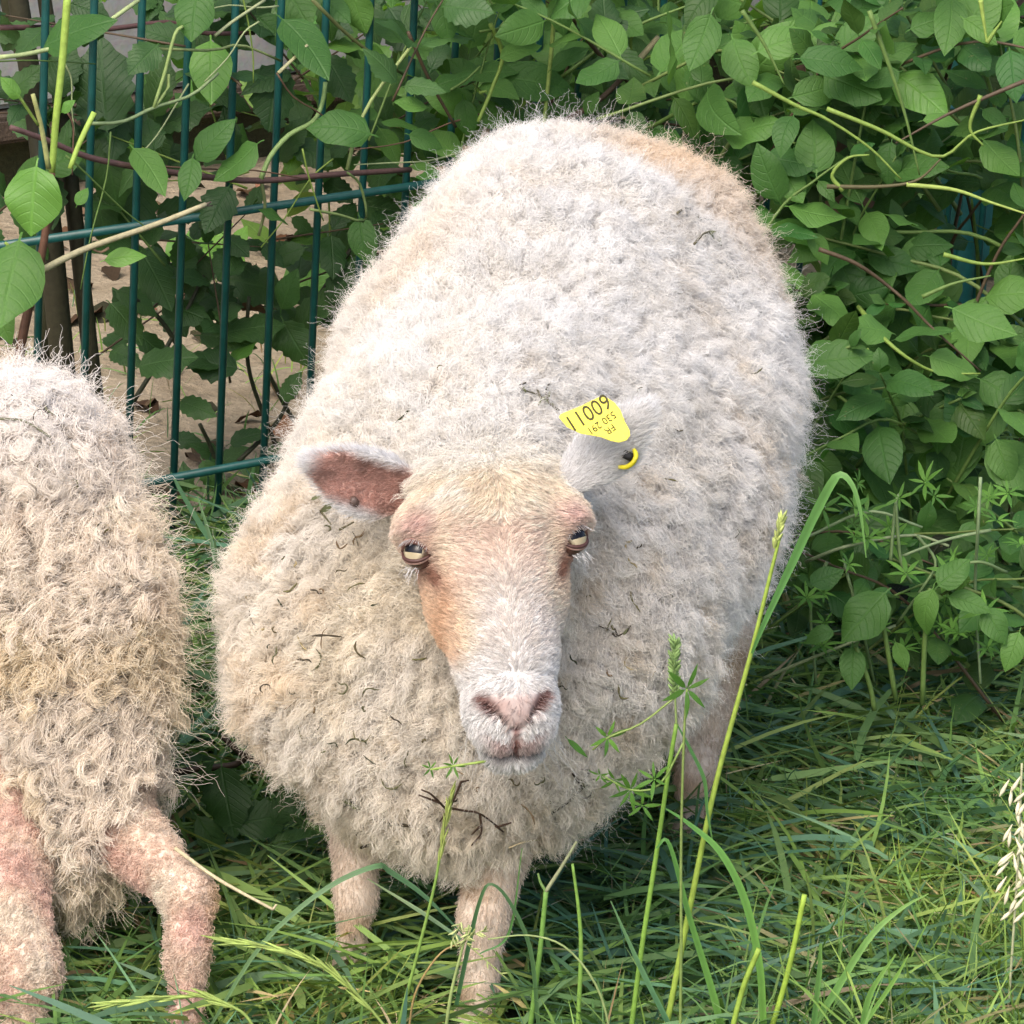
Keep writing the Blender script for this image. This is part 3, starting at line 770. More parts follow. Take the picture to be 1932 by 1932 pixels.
for px, py in ((1054, 787), (1058, 781), (1098, 765), (1134, 747), (1142, 748), (1160, 760), (1171, 774), (1178, 794), (1188, 812), (1189, 822), (1182, 831), (1168, 835), (1152, 832), (1135, 825), (1095, 818), (1070, 806)):
    p = at(px, py, TY); s = np.dot(p - tc, tz); d = ray(px, py); p = p - d * (s / np.dot(d, tz)); tp.append((float((p - tc) @ tx), float((p - tc) @ ty)))
TM = Matrix(((tx[0], ty[0], tz[0], tc[0]), (tx[1], ty[1], tz[1], tc[1]), (tx[2], ty[2], tz[2], tc[2]), (0, 0, 0, 1)))
bm = bmesh.new(); fv = [bm.verts.new((x, y, -.0007)) for x, y in tp]
if sum(tp[i][0] * tp[(i + 1) % len(tp)][1] - tp[(i + 1) % len(tp)][0] * tp[i][1] for i in range(len(tp))) < 0: fv.reverse()
fc = bm.faces.new(fv); ex = bmesh.ops.extrude_face_region(bm, geom=[fc]); bmesh.ops.translate(bm, verts=[g for g in ex['geom'] if isinstance(g, bmesh.types.BMVert)], vec=(0, 0, .0014))
bmesh.ops.recalc_face_normals(bm, faces=bm.faces[:])
rim = [e for e in bm.edges if len(e.link_faces) == 2 and e.calc_face_angle(0) > 1.2]
bmesh.ops.bevel(bm, geom=rim, offset=.0004, segments=2, affect='EDGES')
for v in bm.verts: v.co.z += .0003 * math.sin(v.co.x * 60)
tme = bpy.data.meshes.new('ear_tag'); bm.to_mesh(tme); bm.free(); tme.materials.append(M_YEL)
etag = link('ear_tag', tme, ewe, TM); etag['label'] = 'yellow plastic ear tag printed 60011'
def text(body, px, py, size_px, ang, sx=1.0):
    p = at(px, py, TY); s = np.dot(p - tc, tz); d = ray(px, py); p = p - d * (s / np.dot(d, tz))
    lx, ly = float((p - tc) @ tx), float((p - tc) @ ty)
    cu = bpy.data.curves.new('tag_lettering', 'FONT'); cu.body = body; cu.align_x = 'CENTER'; cu.align_y = 'CENTER'
    cu.size = size_px / 2244; cu.extrude = .00012; cu.resolution_u = 3; cu.materials.append(M_INK)
    o = bpy.data.objects.new('tag_lettering', cu); COL.objects.link(o); o.parent = etag
    lm = o.to_mesh().copy(); COL.objects.unlink(o); bpy.data.objects.remove(o); lm.materials.clear(); lm.materials.append(M_INK)
    o = bpy.data.objects.new('tag_lettering', lm); COL.objects.link(o); o.parent = etag
    o.matrix_basis = Matrix.Translation((lx, ly, .0012)) @ Matrix.Rotation(math.radians(ang), 4, 'Z') @ Matrix.Diagonal((sx, 1, 1, 1))
ang = 180 + 32
text('60011', 1109, 778, 42, ang, .84); text('530 291', 1135, 798, 19, ang + 2, .92); text('FR', 1151, 810, 18, ang + 4)
m = MB(); pc = at(1165, 822, TY); m.tube([pc - tz * .004, pc + tz * .0016, pc + tz * .0022], [.0035, .0035, .001], n=4, sides=12); m.build('tag_pin', M_YEL, etag)
# loop of the second yellow tag under the ear
m = MB(); lp = [at(x - 2, y - 3, HE[1] + .048 + o) for x, y, o in ((1170, 884, .004), (1184, 884, .0), (1196, 876, -.002), (1202, 864, 0), (1199, 853, .004), (1192, 849, .010))]
m.tube(lp, [.0016, .0021, .0022, .0019, .0012], n=14, sides=8); m.build('ear_button', M_YEL, ewe)
m = MB(); p0 = at(1183, 868, HE[1] + .054); m.tube([p0, p0 + UP * .006 + RT * .003], [.006, .006], n=3, sides=10, c=(.01, .01, .01)); m.build('ear_button_hole', M_LID, ewe)
# healed notch in the other ear
m = MB(); p0 = at(668, 948, HE[1] + .055); m.tube([p0, p0 - F_ * .004, p0 - F_ * .007 + UP * .004], [.0045, .0042, .002], n=5, sides=10, c=(.10, .07, .06)); m.build('ear_scar', M_LID, ewe)

# ---------------------------------------------------- the second sheep, seen from behind
TO2 = [(T(42, 1160, .12), (.088, .140, .168)), (T(208, 1200, .06), (.034, .06, .082)), (T(-130, 1090, .45), (.14, .3, .165)), (T(20, 1500, .05), (.088, .085, .085)), (T(105, 1500, .03), (.050, .06, .060)), (T(0, 862, .16), (.074, .12, .050))]
LG2 = [([T(170, 1340, .05), T(185, 1500, .02), T(270, 1600, -.03), T(358, 1690, -.085), T(352, 1800, -.11), T(348, 1960, -.14), T(345, 2090, -.165)], [.053, .036, .022, .0160, .0125, .0115, .021]),
       ([T(-30, 1450, .0), T(0, 1640, -.06), T(58, 1830, -.12), T(30, 1950, -.15), T(20, 2110, -.18)], [.052, .034, .020, .0155, .019])]
def tor2(P):
    d = None
    for c, r in TO2: e = ell(P, c, r); d = e if d is None else smin(d, e, .06)
    return d
def leg2(P):
    d = None
    for pts, rs in LG2: e = chain(P, [np.asarray(p) for p in pts], rs, .02); d = e if d is None else np.minimum(d, e)
    return d
V2, Q2 = surface_nets(lambda P: smin(tor2(P), leg2(P), .02), axis(-.85, -.2, .009), axis(-.32, .82, .011), axis(-.03, .64, .009))
def wool2(P):
    a = vnoise(P, .06, 51); b = vnoise(P, .025, 52); d = vnoise(P, .01, 53)
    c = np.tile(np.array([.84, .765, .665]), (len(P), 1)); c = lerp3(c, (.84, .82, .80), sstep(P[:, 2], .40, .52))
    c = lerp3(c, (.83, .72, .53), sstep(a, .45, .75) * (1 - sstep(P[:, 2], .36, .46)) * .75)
    c = lerp3(c, (.55, .42, .30), sstep(b, .72, .9) * .5)
    return c * (.86 + .24 * d[:, None])
def legc2(P):
    b = vnoise(P, .03, 61); d = vnoise(P, .012, 62)
    c = np.tile(np.array([.82, .66, .54]), (len(P), 1)); c = lerp3(c, (.81, .59, .50), sstep(b, .5, .8)); c = lerp3(c, (.84, .74, .62), sstep(1 - b, .55, .8)); c = lerp3(c, (.62, .38, .14), sstep(P[:, 0], at(375, 1800, -.11)[0], at(405, 1800, -.11)[0]) * (P[:, 2] < .16) * .8)
    return c * (.92 + .14 * d[:, None])
def isleg2(P): P = P.astype(np.float32); return leg2(P) < tor2(P) - .006
def col2(P):
    c = wool2(P); w = isleg2(P); c[w] = legc2(P[w]); return c
me2 = np_mesh('sheep', V2, Q2, M_SKIN, True, col2(V2) * .75)
ewe2 = link('sheep', me2); tag(ewe2, 'curly grubby fleeced sheep seen from behind, cut off by the picture edge', 'sheep')
P, N = sample_mesh(me2, 150000, lambda c, n: front(c, n) * np.where(c[:, 0] > -.56, 1, .12))
lg = isleg2(P); Pw, Nw = P[~lg], N[~lg]
K = 6000; ci = rng.choice(len(Pw), K, replace=False); CP, CN = Pw[ci], Nw[ci]
hi = sstep(CP[:, 2], .40, .50)
f = np.array([.1, -.1, -1.0]); fl = f - CN * (CN @ f)[:, None]
CD = unit(CN * (.55 + .4 * hi)[:, None] + fl * (.85 - .35 * hi)[:, None] + rand_unit(K) * .42); lowr = sstep(-CP[:, 2], -.33, -.20) * sstep(CP[:, 0], -.42, -.34); CL = (.026 - .008 * hi + .006 * lowr) * (.5 + .9 * rng.random(K))
cid = knn_ids(Pw, CP)
D = unit(Nw * .8 + CD[cid] * .5 + rand_unit(len(Pw)) * .3); L = CL[cid] * (.8 + .35 * rng.random(len(Pw)))
pts = grow(Pw, Nw, D, L, 12, cid, CP, CD, CL, .90, .7, .0052, 2.2, .0007, .12)
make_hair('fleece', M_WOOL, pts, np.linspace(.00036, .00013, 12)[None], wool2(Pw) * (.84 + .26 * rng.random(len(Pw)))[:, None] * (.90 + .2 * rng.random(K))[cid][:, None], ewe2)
nf = 9000; fi = rng.choice(len(Pw), nf); pts = grow(Pw[fi], Nw[fi], unit(Nw[fi] + rand_unit(nf) * .6), .03 + .025 * rng.random(nf), 10, frizz=.0024, grav=.15)
make_hair('loose_wool', M_WOOL, pts, np.linspace(.0002, .0001, 10)[None], wool2(Pw[fi]) * 1.05, ewe2)
Pl, Nl = sample_mesh(me2, 34000, lambda c, n: front(c, n) * isleg2(c) + 1e-9)
K = 1800; ci = rng.choice(len(Pl), K, replace=False); cid = knn_ids(Pl, Pl[ci])
D = unit(Nl * .55 + np.array([0, 0, -.7]) + rand_unit(len(Pl)) * .45); L = .0048 * (.6 + .8 * rng.random(len(Pl)))
pts = grow(Pl, Nl, D, L, 8, cid, Pl[ci], D[ci], L[ci], .55, 1, .0016, 1.3, .0006, .2)
make_hair('leg_hair', M_FUR, pts, np.linspace(.00034, .00012, 8)[None], legc2(Pl) * (.8 + .32 * rng.random(len(Pl)))[:, None] * (.85 + .3 * rng.random(K))[cid][:, None], ewe2)

# ------------------------------------------------------------------ leaves
def leaf_mesh(name, mat, wid=.55, tipl=.18, fold=.16, droop=.22, wave=.03, teeth=0, ns=7, seed=0, side=0.0, col=(1, 1, 1), petiole=.12):
    r_ = random.Random(seed); V = []; UV = []; Q = []
    ss = np.linspace(0, 1, ns + 1)
    a1, a2 = r_.uniform(0, 6), r_.uniform(0, 6)
    for i, s in enumerate(ss):
        w = wid * .5 * (math.sin(PI * min(1, s) ** .84) ** .68) if 0 < s < 1 else .004
        if s > .72: w *= 1 - tipl * (s - .72) / .28
        if teeth and 0 < s < 1: w *= 1 + .09 * (1 if i % 2 else -1)
        x0 = side * math.sin(PI * s) * .5
        z = -droop * (s - .35) ** 2 + .02
        for t in (-1, -.55, 0, .55, 1):
            zz = z + fold * abs(t) * w - .10 * (abs(t) ** 3) * w * 2 + wave * math.sin(9 * s + a1 + 2 * t) * abs(t) * (w / .25)
            V.append((x0 + t * w, s - .5 + (-.02 * abs(t) if 0 < s < 1 else 0), zz)); UV.append((.5 + .5 * t * max(w / (wid * .5), .02), s))
    for i in range(ns):
        for j in range(4): a = i * 5 + j; Q.append((a, a + 1, a + 6, a + 5))
    n0 = len(V)                                                         # stalk
    if petiole:
        for k, (s, h) in enumerate(((0, 0), (-petiole * .6, -.012), (-petiole, -.045))):
            z = -droop * .1225 + .018 + h
            for dx in (-.012, .012): V.append((dx, s - .5, z - .003)); UV.append((.5, 0))
        for k in range(2): a = n0 + k * 2; Q.append((a, a + 2, a + 3, a + 1))
    V = np.array(V)
    return np_mesh(name, V, Q, mat, True, np.tile(np.array(col, float), (len(V), 1)), np.array(UV))
LV = {
 'dog': [leaf_mesh('leaf', M_LEAF, .60, .25, .18, .25, .03, seed=1), leaf_mesh('leaf', M_LEAF, .66, .2, .10, .40, .05, seed=2, side=.06),
         leaf_mesh('leaf', M_LEAF, .52, .3, .26, .15, .04, seed=3, side=-.07), leaf_mesh('leaf', M_LEAF, .70, .15, .06, .10, .06, seed=4),
         leaf_mesh('leaf', M_LEAF, .58, .22, .30, .55, .03, seed=5, side=.10), leaf_mesh('leaf', M_LEAF, .62, .2, .14, -.2, .05, seed=6)],
 'dark': [leaf_mesh('leaf', M_LEAFDARK, .60, .3, .12, .3, .04, teeth=1, ns=12, seed=11), leaf_mesh('leaf', M_LEAFDARK, .68, .25, .18, .15, .05, teeth=1, ns=12, seed=12),
          leaf_mesh('leaf', M_LEAFDARK, .52, .35, .22, .4, .04, teeth=1, ns=12, seed=13)],
 'bright': [leaf_mesh('leaf', M_LEAFBRIGHT, .86, .05, .08, .18, .05, seed=21, ns=9), leaf_mesh('leaf', M_LEAFBRIGHT, .62, .2, .14, .25, .05, seed=22), leaf_mesh('leaf', M_LEAFBRIGHT, .5, .3, .2, .3, .04, seed=23)],
 'thin': [leaf_mesh('leaf', M_LEAFBRIGHT, .2, .4, .2, .2, .02, seed=31, ns=5, col=(.75, .8, .7)), leaf_mesh('leaf', M_LEAF, .22, .4, .2, .35, .02, seed=32, ns=5, col=(1.5, 1.5, 1.2))],
}
LITTER = [leaf_mesh('dead_leaf', M_DRY, .6, .3, .3, .5, .08, seed=60 + i, ns=5, col=c_, petiole=0) for i, c_ in enumerate(((.10, .06, .035), (.16, .10, .06), (.06, .05, .03)))]
def frame(axis_, nrm, L, c):
    y = unit(axis_); z = unit(np.asarray(nrm) - y * (np.asarray(nrm) @ y)); x = np.cross(y, z)
    return Matrix(((x[0] * L, y[0] * L, z[0] * L, c[0]), (x[1] * L, y[1] * L, z[1] * L, c[1]), (x[2] * L, y[2] * L, z[2] * L, c[2]), (0, 0, 0, 1)))
def leaf_px(parent, pt, len_px, ang, kind='dog', var=None, tilt=None, name='leaf', face=None, wr=None):
    """one leaf of this length as seen, its axis at an angle in the picture, its blade turned roughly to the light"""
    a = math.radians(ang); tilt = rnd.uniform(-.45, .3) if tilt is None else tilt
    ax = RT * math.cos(a) + UP * math.sin(a) + F_ * tilt
    n = -F_ * .75 + np.array([-.15, -.1, .75]) + rng.normal(size=3) * .28 if face is None else np.asarray(face, float)
    ms = LV[kind]; me = ms[rnd.randrange(len(ms)) if var is None else var]
    L = len_px / ppm(pt) * math.sqrt(1 + tilt * tilt)
    M = frame(ax, n, L, pt)
    if wr: M = M @ Matrix.Diagonal((wr, 1, 1, 1))
    return link(name, me, parent, M)
class Plant:
    """one plant: a stem mesh and its leaves, the biggest 300 of them as parts and the rest joined"""
    def __init__(s, name, label, cat, base, group=None):
        s.e = empty(name, base, label, cat, group); s.mb = MB(); s.lv = []; s.has = False; s.gap = None
    def twig(s, pts, r, c=(.10, .16, .05), n=None, sides=6):
        s.mb.tube(pts, r, n=n or max(4, 4 * len(pts)), sides=sides, c=c); s.has = True
    def leaf(s, M, me):
        q = np.array(M.translation) - CAM; z = q @ F_; x, y = 966 + FPX * (q @ RT) / z, 966 - FPX * (q @ UP) / z
        if s.gap and s.gap[0] < x < s.gap[1] and s.gap[2] < y < s.gap[3]: return
        s.lv.append((M, me))
    def leafpx(s, *a, **k): return leaf_px(s.e, *a, **k)
    def done(s, keep=300, stemmat=None):
        if s.has: s.mb.build('stem', stemmat or M_STEM, s.e)
        def size(t):
            p = np.array(t[0].translation); d = ray(0, 0); q = p - CAM; z = q @ F_
            x, y = 966 + FPX * (q @ RT) / z, 966 - FPX * (q @ UP) / z
            return (0 if (x < -40 or x > 1972 or y < -40) else 1) * t[0].to_scale()[1] / z * (1 - .05 * p[1])
        s.lv.sort(key=size, reverse=True)
        for M, me in s.lv[:keep]: link('leaf', me, s.e, M)
        rest = s.lv[keep:]
        if rest: joined('leaf_mass', rest, s.e)
def mesh_arrays(me, cache={}):
    if me.name not in cache:
        co = np.empty(len(me.vertices) * 3, np.float32); me.vertices.foreach_get('co', co)
        lv = np.empty(len(me.loops), np.int32); me.loops.foreach_get('vertex_index', lv)
        uv = np.empty(len(me.loops) * 2, np.float32); me.uv_layers[0].data.foreach_get('uv', uv)
        cache[me.name] = (co.reshape(-1, 3), lv.reshape(-1, 4), uv.reshape(-1, 2))
    return cache[me.name]
def mesh_col(me):
    return np.array(me.color_attributes['col'].data[0].color[:3])
def joined(name, items, parent=None, mat=None):
    Vs, Fs, Us, Cs, n = [], [], [], [], 0
    for M, me in items:
        co, q, uv = mesh_arrays(me); A = np.array(M)
        Vs.append(co @ A[:3, :3].T + A[:3, 3]); Fs.append(q + n); Us.append(uv); n += len(co)
        Cs.append(np.tile(rng.uniform(.55, 1.25) * np.array([rng.uniform(.8, 1.3), 1, rng.uniform(.8, 1.1)]) * mesh_col(me), (len(co), 1)))
    me = np_mesh(name, np.vstack(Vs), np.vstack(Fs), mat or items[0][1].materials[0], True, np.vstack(Cs))
    l = me.uv_layers.new(name='uv'); l.data.foreach_set('uv', np.vstack(Us).astype(np.float32).ravel())
    o = link(name, me, parent); o['kind'] = 'stuff'; return o
def leafy_twig(pl, pts, r, kind='dog', gap=.045, L=(.05, .08), c=(.10, .15, .05), start=.25, tuft=True):
    pl.twig(pts, [r, r * .5], c); P = smooth_path(pts, 40); dl = np.linalg.norm(np.diff(P, axis=0), axis=1); S = np.concatenate([[0], np.cumsum(dl)]); tot = S[-1]
    s = tot * start; k = 0; ref = rand_unit(1)[0]
    while s < tot:
        i = min(np.searchsorted(S, s), 38); p = P[i]; t = unit(P[i + 1] - P[max(i - 1, 0)])
        sd = unit(np.cross(t, -F_ * .6 + np.array([0, 0, 1.0]) + ref * .3)); 
        if k % 2: sd = unit(np.cross(t, sd) * .7 + sd * .5)
        for sg in (-1, 1):
            ll = rnd.uniform(*L) * (1 - .25 * s / tot)
            ax = unit(sd * sg + t * .55 + np.array([0, 0, -.25]) + rng.normal(size=3) * .25)
            n = -F_ * .55 + np.array([-.1, -.1, .85]) + rng.normal(size=3) * .38
            me = LV[kind][rnd.randrange(len(LV[kind]))] if rnd.random() > .06 else (LV['bright'][1 + rnd.randrange(2)] if rnd.random() < .75 else LITTER[1])
            pl.leaf(frame(ax, n, ll, p + ax * ll * .60), me)
        s += gap * rnd.uniform(.75, 1.3); k += 1
    if tuft:
        t = unit(P[-1] - P[-4])
        for sg in range(2):
            ax = unit(t + rng.normal(size=3) * .5); ll = L[0] * rnd.uniform(.5, .9); pl.leaf(frame(ax, -F_ * .5 + np.array([0, 0, .8]), ll, P[-1] + ax * ll * .55), LV[kind][rnd.randrange(len(LV[kind]))])

YG = (.20, .30, .06); GR = (.12, .20, .05); RD = (.10, .045, .035); BR = (.085, .06, .035); DRYC = (.48, .42, .27)

# ------------------------------------------------------------------ dogwood on the right
shrub = Plant('shrub', 'dense dogwood shrub of oval veined leaves to the right of the woolly sheep', 'shrub', ground(1720, 1180))
shrub.gap = (1775, 1900, 350, 575)
def shrub_fill(pl, n, xr, yr, Yr, kind='dog', L=(.034, .086), rise=.28, lo=None):
    for _ in range(n):
        px, py, Y = rnd.uniform(*xr), rnd.uniform(*yr), rnd.uniform(*Yr)
        p1 = at(px, py, Y)
        d = unit(np.array([rnd.uniform(-1, 1), rnd.uniform(-.7, .1), rnd.uniform(.0, .9)]))
        ln = rnd.uniform(.14, .26)
        p0 = p1 - d * ln - np.array([0, 0, .03]); p2 = p1 + d * ln * .35 + np.array([0, 0, -.02])
        if p0[2] < .02: p0[2] = .02
        leafy_twig(pl, [p0, p1 - d * ln * .4 + np.array([0, 0, .015]), p1, p2], rnd.uniform(.0016, .003), kind, .042, L, rnd.choice((GR, BR, GR, (.14, .2, .06))), .1)
FY = lambda px, py, off: on_fence(px, py, off)
def fy(px, py, off): return on_fence(px, py, off)[1]
shrub_fill(shrub, 52, (1500, 1990), (-60, 760), (1.0, 1.45))
shrub_fill(shrub, 22, (1530, 1990), (560, 1120), (.82, 1.15))
shrub_fill(shrub, 14, (1400, 1560), (-40, 320), (1.1, 1.4))
RIGHT = [(1484, 77, 116, 20), (1579, 76, 112, -15), (1678, 102, 112, 32), (1569, 112, 120, -5), (1400, 116, 100, -70), (1322, 81, 115, -110), (1544, 165, 105, 20), (1484, 253, 80, -110), (1553, 264, 92, -65), (1421, 243, 110, 15), (1491, 306, 102, -10), (1495, 350, 78, -60), (1678, 310, 84, -95), (1700, 414, 78, 160), (1600, 518, 112, -65), (1604, 400, 64, -70), (1572, 577, 88, 10), (1685, 489, 100, -15), (1752, 461, 88, 5), (1745, 630, 112, 10), (1857, 612, 132, -25), (1580, 672, 140, 12), (1889, 303, 98, -50), (1776, 225, 70, 0), (1878, 225, 60, -40), (1706, 729, 98, 30), (1699, 810, 118, -100), (1783, 796, 118, -110), (1646, 743, 95, -30), (1580, 831, 100, 20), (1724, 905, 90, -10), (1840, 955, 95, 60), (1896, 870, 90, -70), (1660, 150, 80, 200), (1760, 40, 90, 20), (1850, 60, 80, -40), (1905, 520, 90, 80), (1800, 690, 100, -20), (1895, 740, 100, -30), (1640, 620, 90, 170), (1545, 470, 70, -60), (1530, 920, 80, -30), (1590, 990, 80, 20)]
shrub_fill(shrub, 12, (1540, 1990), (1000, 1230), (.62, .85), L=(.03, .06))
for px, py, l, a in RIGHT: shrub.leafpx(at(px, py, .98 + .12 * rnd.random() if py < 600 else .84 + .1 * rnd.random()), l, a, 'dog')
YTW = [([(1420, 155), (1500, 198), (1560, 225), (1640, 278), (1700, 338)], YG), ([(1560, 205), (1660, 245), (1770, 296), (1840, 250), (1940, 225)], YG), ([(1560, 352), (1660, 352), (1730, 340), (1775, 300)], (.10, .09, .04)), ([(1710, 348), (1800, 358), (1870, 382), (1950, 408)], (.32, .42, .10)), ([(1545, 470), (1620, 500), (1700, 560), (1760, 620), (1850, 700)], BR), ([(1850, 180), (1830, 240), (1855, 275)], YG), ([(1590, 360), (1570, 330), (1600, 298), (1640, 292)], YG), ([(1850, 0), (1862, 80)], (.3, .42, .09)), ([(1862, 80), (1890, 40)], YG), ([(1780, 480), (1860, 498), (1950, 485)], YG), ([(1620, 580), (1680, 650), (1760, 700), (1850, 705)], YG), ([(1740, 560), (1800, 535), (1870, 520)], GR), ([(1640, 660), (1560, 690)], YG), ([(1640, 20), (1700, 190), (1735, 330)], GR), ([(1940, 150), (1800, 210), (1690, 270)], (.09, .065, .04)), ([(1400, 20), (1440, 80), (1480, 160)], GR)]
for pts, c in YTW: shrub.twig([at(x, y, .97 if y < 600 else .86) for x, y in pts], [.0027, .0009], c, n=18)
shrub.done()

# the part of the shrub that grows behind the rump
back = Plant('shrub', 'leafy shrub growing through the fence above the woolly sheep\'s rump', 'shrub', fpt(.42, -.08, 0))
for _ in range(26):
    px, py = rnd.uniform(800, 1500), rnd.uniform(-60, 260); p1 = on_fence(px, py, rnd.uniform(-.16, .10))
    d = unit(np.array([rnd.uniform(-1, 1), rnd.uniform(-.5, .3), rnd.uniform(-.1, .9)])); ln = rnd.uniform(.12, .22)
    leafy_twig(back, [p1 - d * ln, p1 - d * ln * .4 + np.array([0, 0, .012]), p1 + d * ln * .3], rnd.uniform(.0014, .0026), rnd.choice(('dog', 'dog', 'dark')), .042, (.042, .072), rnd.choice((GR, BR)), .1)
MID = [(840, 41, 90, -80), (893, 50, 85, 80), (979, 38, 92, -60), (982, 95, 84, 20), (1011, 149, 150, -5), (925, 133, 95, 10), (1169, 35, 112, 25), (1252, 47, 110, 10), (1207, 152, 80, -5), (1267, 149, 88, -35), (1191, 187, 98, 8), (1115, 193, 48, 60), (773, 196, 66, 170), (880, 225, 75, -80), (805, 266, 70, -20), (795, 314, 50, 170), (1075, 110, 80, 30), (1120, 60, 80, -40), (1350, 30, 95, -20), (1010, 215, 75, 15), (950, 190, 70, -30), (1060, 30, 75, -80), (860, 150, 80, 20), (830, 100, 70, 60), (1330, 190, 85, 10)]
for px, py, l, a in MID: back.leafpx(on_fence(px, py, rnd.uniform(-.14, -.05)), l, a, 'dog' if rnd.random() < .8 else 'dark')
for pts, c, r in (([(1048, -10), (1040, 100), (1025, 245)], (.28, .38, .10), .0028), ([(925, 45), (948, 105), (925, 175), (902, 230)], YG, .0026), ([(905, 175), (918, 172)], YG, .0018), ([(1025, 245), (1070, 225), (1135, 185), (1195, 125)], (.15, .10, .075), .0036), ([(1195, 125), (1242, 70)], (.42, .38, .22), .0038), ([(1195, 125), (1190, 80), (1198, 60)], YG, .002), ([(1195, 125), (1222, 108), (1240, 104)], YG, .002), ([(905, 60), (990, 45), (1025, 25)], GR, .0016), ([(1060, 0), (1120, 90), (1190, 160)], BR, .0028), ([(770, 60), (810, 150), (860, 240)], BR, .002), ([(850, 170), (880, 150), (906, 125)], GR, .0014)):
    back.twig([on_fence(x, y, -.10) for x, y in pts], [r, r * .8], c, n=14)
back.done()

# hedge mass beyond the fence on the right, too deep to tell its leaves apart
items = []
for _ in range(2600):
    s_, off, z = rnd.uniform(.38, 2.6), rnd.uniform(.10, .95), rnd.uniform(.02, 1.25)
    if off > .35 and s_ < .62: continue
    p = fpt(s_, off, z); L = rnd.uniform(.05, .10)
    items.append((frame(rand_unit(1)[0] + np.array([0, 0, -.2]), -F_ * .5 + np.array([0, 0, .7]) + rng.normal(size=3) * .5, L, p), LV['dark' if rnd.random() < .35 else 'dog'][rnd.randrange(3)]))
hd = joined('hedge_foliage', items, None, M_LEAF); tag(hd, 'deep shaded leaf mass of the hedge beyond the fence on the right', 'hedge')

# ------------------------------------------------------------------ left: sapling, runner, undergrowth
sap = Plant('sapling', 'young sapling with one big bright leaf before the fence', 'sapling', ground(30, 1150))
O = -.16
S = lambda pts, off=O: [on_fence(x, y, off) for x, y in pts]
sap.twig(S([(128, -15), (118, 110), (106, 220), (98, 325)]), [.0042, .0036], (.30, .44, .08), n=16)
sap.twig(S([(98, 325), (88, 420), (74, 505), (52, 590), (36, 680), (30, 800)]), [.0036, .0058], (.13, .065, .04), n=16)
sap.twig(S([(76, 512), (160, 470), (290, 425), (388, 386)], -.19), [.0036, .0030, .0026], (.46, .42, .25), n=14)
sap.twig(S([(388, 386), (398, 381)], -.19), [.0016, .0008], (.1, .08, .06), n=4)
sap.twig(S([(383, 388), (401, 388)], -.19), [.0012, .0006], (.1, .08, .06), n=4)
sap.twig(S([(205, 468), (190, 476), (175, 470)], -.19), [.0016, .0010], (.3, .2, .12), n=5)
sap.twig(S([(62, 178), (78, 240), (92, 318)], -.18), [.0024, .003], (.34, .36, .14), n=8)
sap.twig(S([(35, 180), (58, 215), (72, 236)], -.18), [.0016, .0014], YG, n=6)
sap.twig(S([(178, 212), (150, 270), (132, 318)], -.18), [.003, .0026], (.32, .46, .09), n=8)
sap.twig(S([(10, 458), (45, 490), (70, 512)], -.17), [.0016, .002], YG, n=6)
sap.leafpx(on_fence(62, 380, -.24), 132, -96, 'bright', 0, .1, face=-F_ * .8 + np.array([-.2, 0, .55]))  # sunlight on this leaf is put into its brighter leaf colour
sap.leafpx(on_fence(18, 535, -.2), 170, -100, 'dog', 3); sap.leafpx(on_fence(20, 165, -.18), 50, 130, 'bright', 1); sap.leafpx(on_fence(128, 200, -.17), 34, 40, 'bright', 1)
sap.leafpx(on_fence(236, 485, -.19), 80, 8, 'bright', 2); sap.leafpx(on_fence(5, 590, -.14), 110, -80, 'dog'); sap.leafpx(on_fence(155, 370, -.14), 40, 60, 'bright', 1)
sap.done()

run = Plant('creeper', 'dark red runner trailing along the fence with drooping oval leaves', 'creeper', fpt(-.3, -.05, 0))
O2 = -.05
S2 = lambda pts, off=O2: [on_fence(x, y, off) for x, y in pts]
run.twig(S2([(20, 240), (90, 265), (180, 300), (330, 326), (480, 341), (620, 330), (775, 320)]), [.0030, .0036, .0030], (.13, .075, .07), n=26)
run.twig(S2([(492, 338), (510, 295), (545, 255), (590, 230), (608, 195), (614, 155)]), [.0030, .0024], (.24, .36, .13), n=16)
run.twig(S2([(492, 338), (500, 390), (488, 445)]), [.002, .0016], (.16, .2, .08), n=8)
run.twig(S2([(0, 52), (100, 52), (200, 55), (320, 42), (380, 62), (480, 62)], .06), [.0030, .0024], (.14, .075, .07), n=18)
run.twig(S2([(0, 108), (60, 100), (155, 72), (262, 0)], -.08), [.0024, .0022], (.36, .44, .2), n=12)
run.twig(S2([(165, 233), (230, 230), (290, 203), (360, 180), (412, 138)], -.08), [.0020, .0016], (.22, .3, .14), n=12)
run.twig(S2([(290, 203), (310, 140), (330, 65), (345, 50)], -.08), [.0020, .0018], (.26, .36, .12), n=10)
run.twig(S2([(290, 203), (315, 170), (318, 140)], -.08), [.002, .0016], (.26, .36, .12), n=6)
run.twig(S2([(405, 68), (440, 40), (500, 0)], -.08), [.0018, .0016], (.3, .34, .18), n=8)
run.twig(S2([(525, 138), (560, 105), (580, 85)], -.08), [.002, .0016], (.36, .36, .2), n=6)
run.twig(S2([(300, 92), (400, 95), (455, 85), (530, 115)], -.05), [.0016, .0014], (.2, .26, .1), n=8)
run.twig(S2([(655, 320), (670, 260), (700, 190), (775, 88)], -.09), [.0022, .0020], (.3, .38, .14), n=10)
run.twig(S2([(590, 0), (650, 60), (700, 100), (760, 140)], -.02), [.0022, .0016], (.12, .14, .05), n=8)
run.twig(S2([(585, 395), (640, 405), (690, 415), (680, 350), (655, 325)], -.07), [.0016, .0014], (.2, .28, .1), n=14)
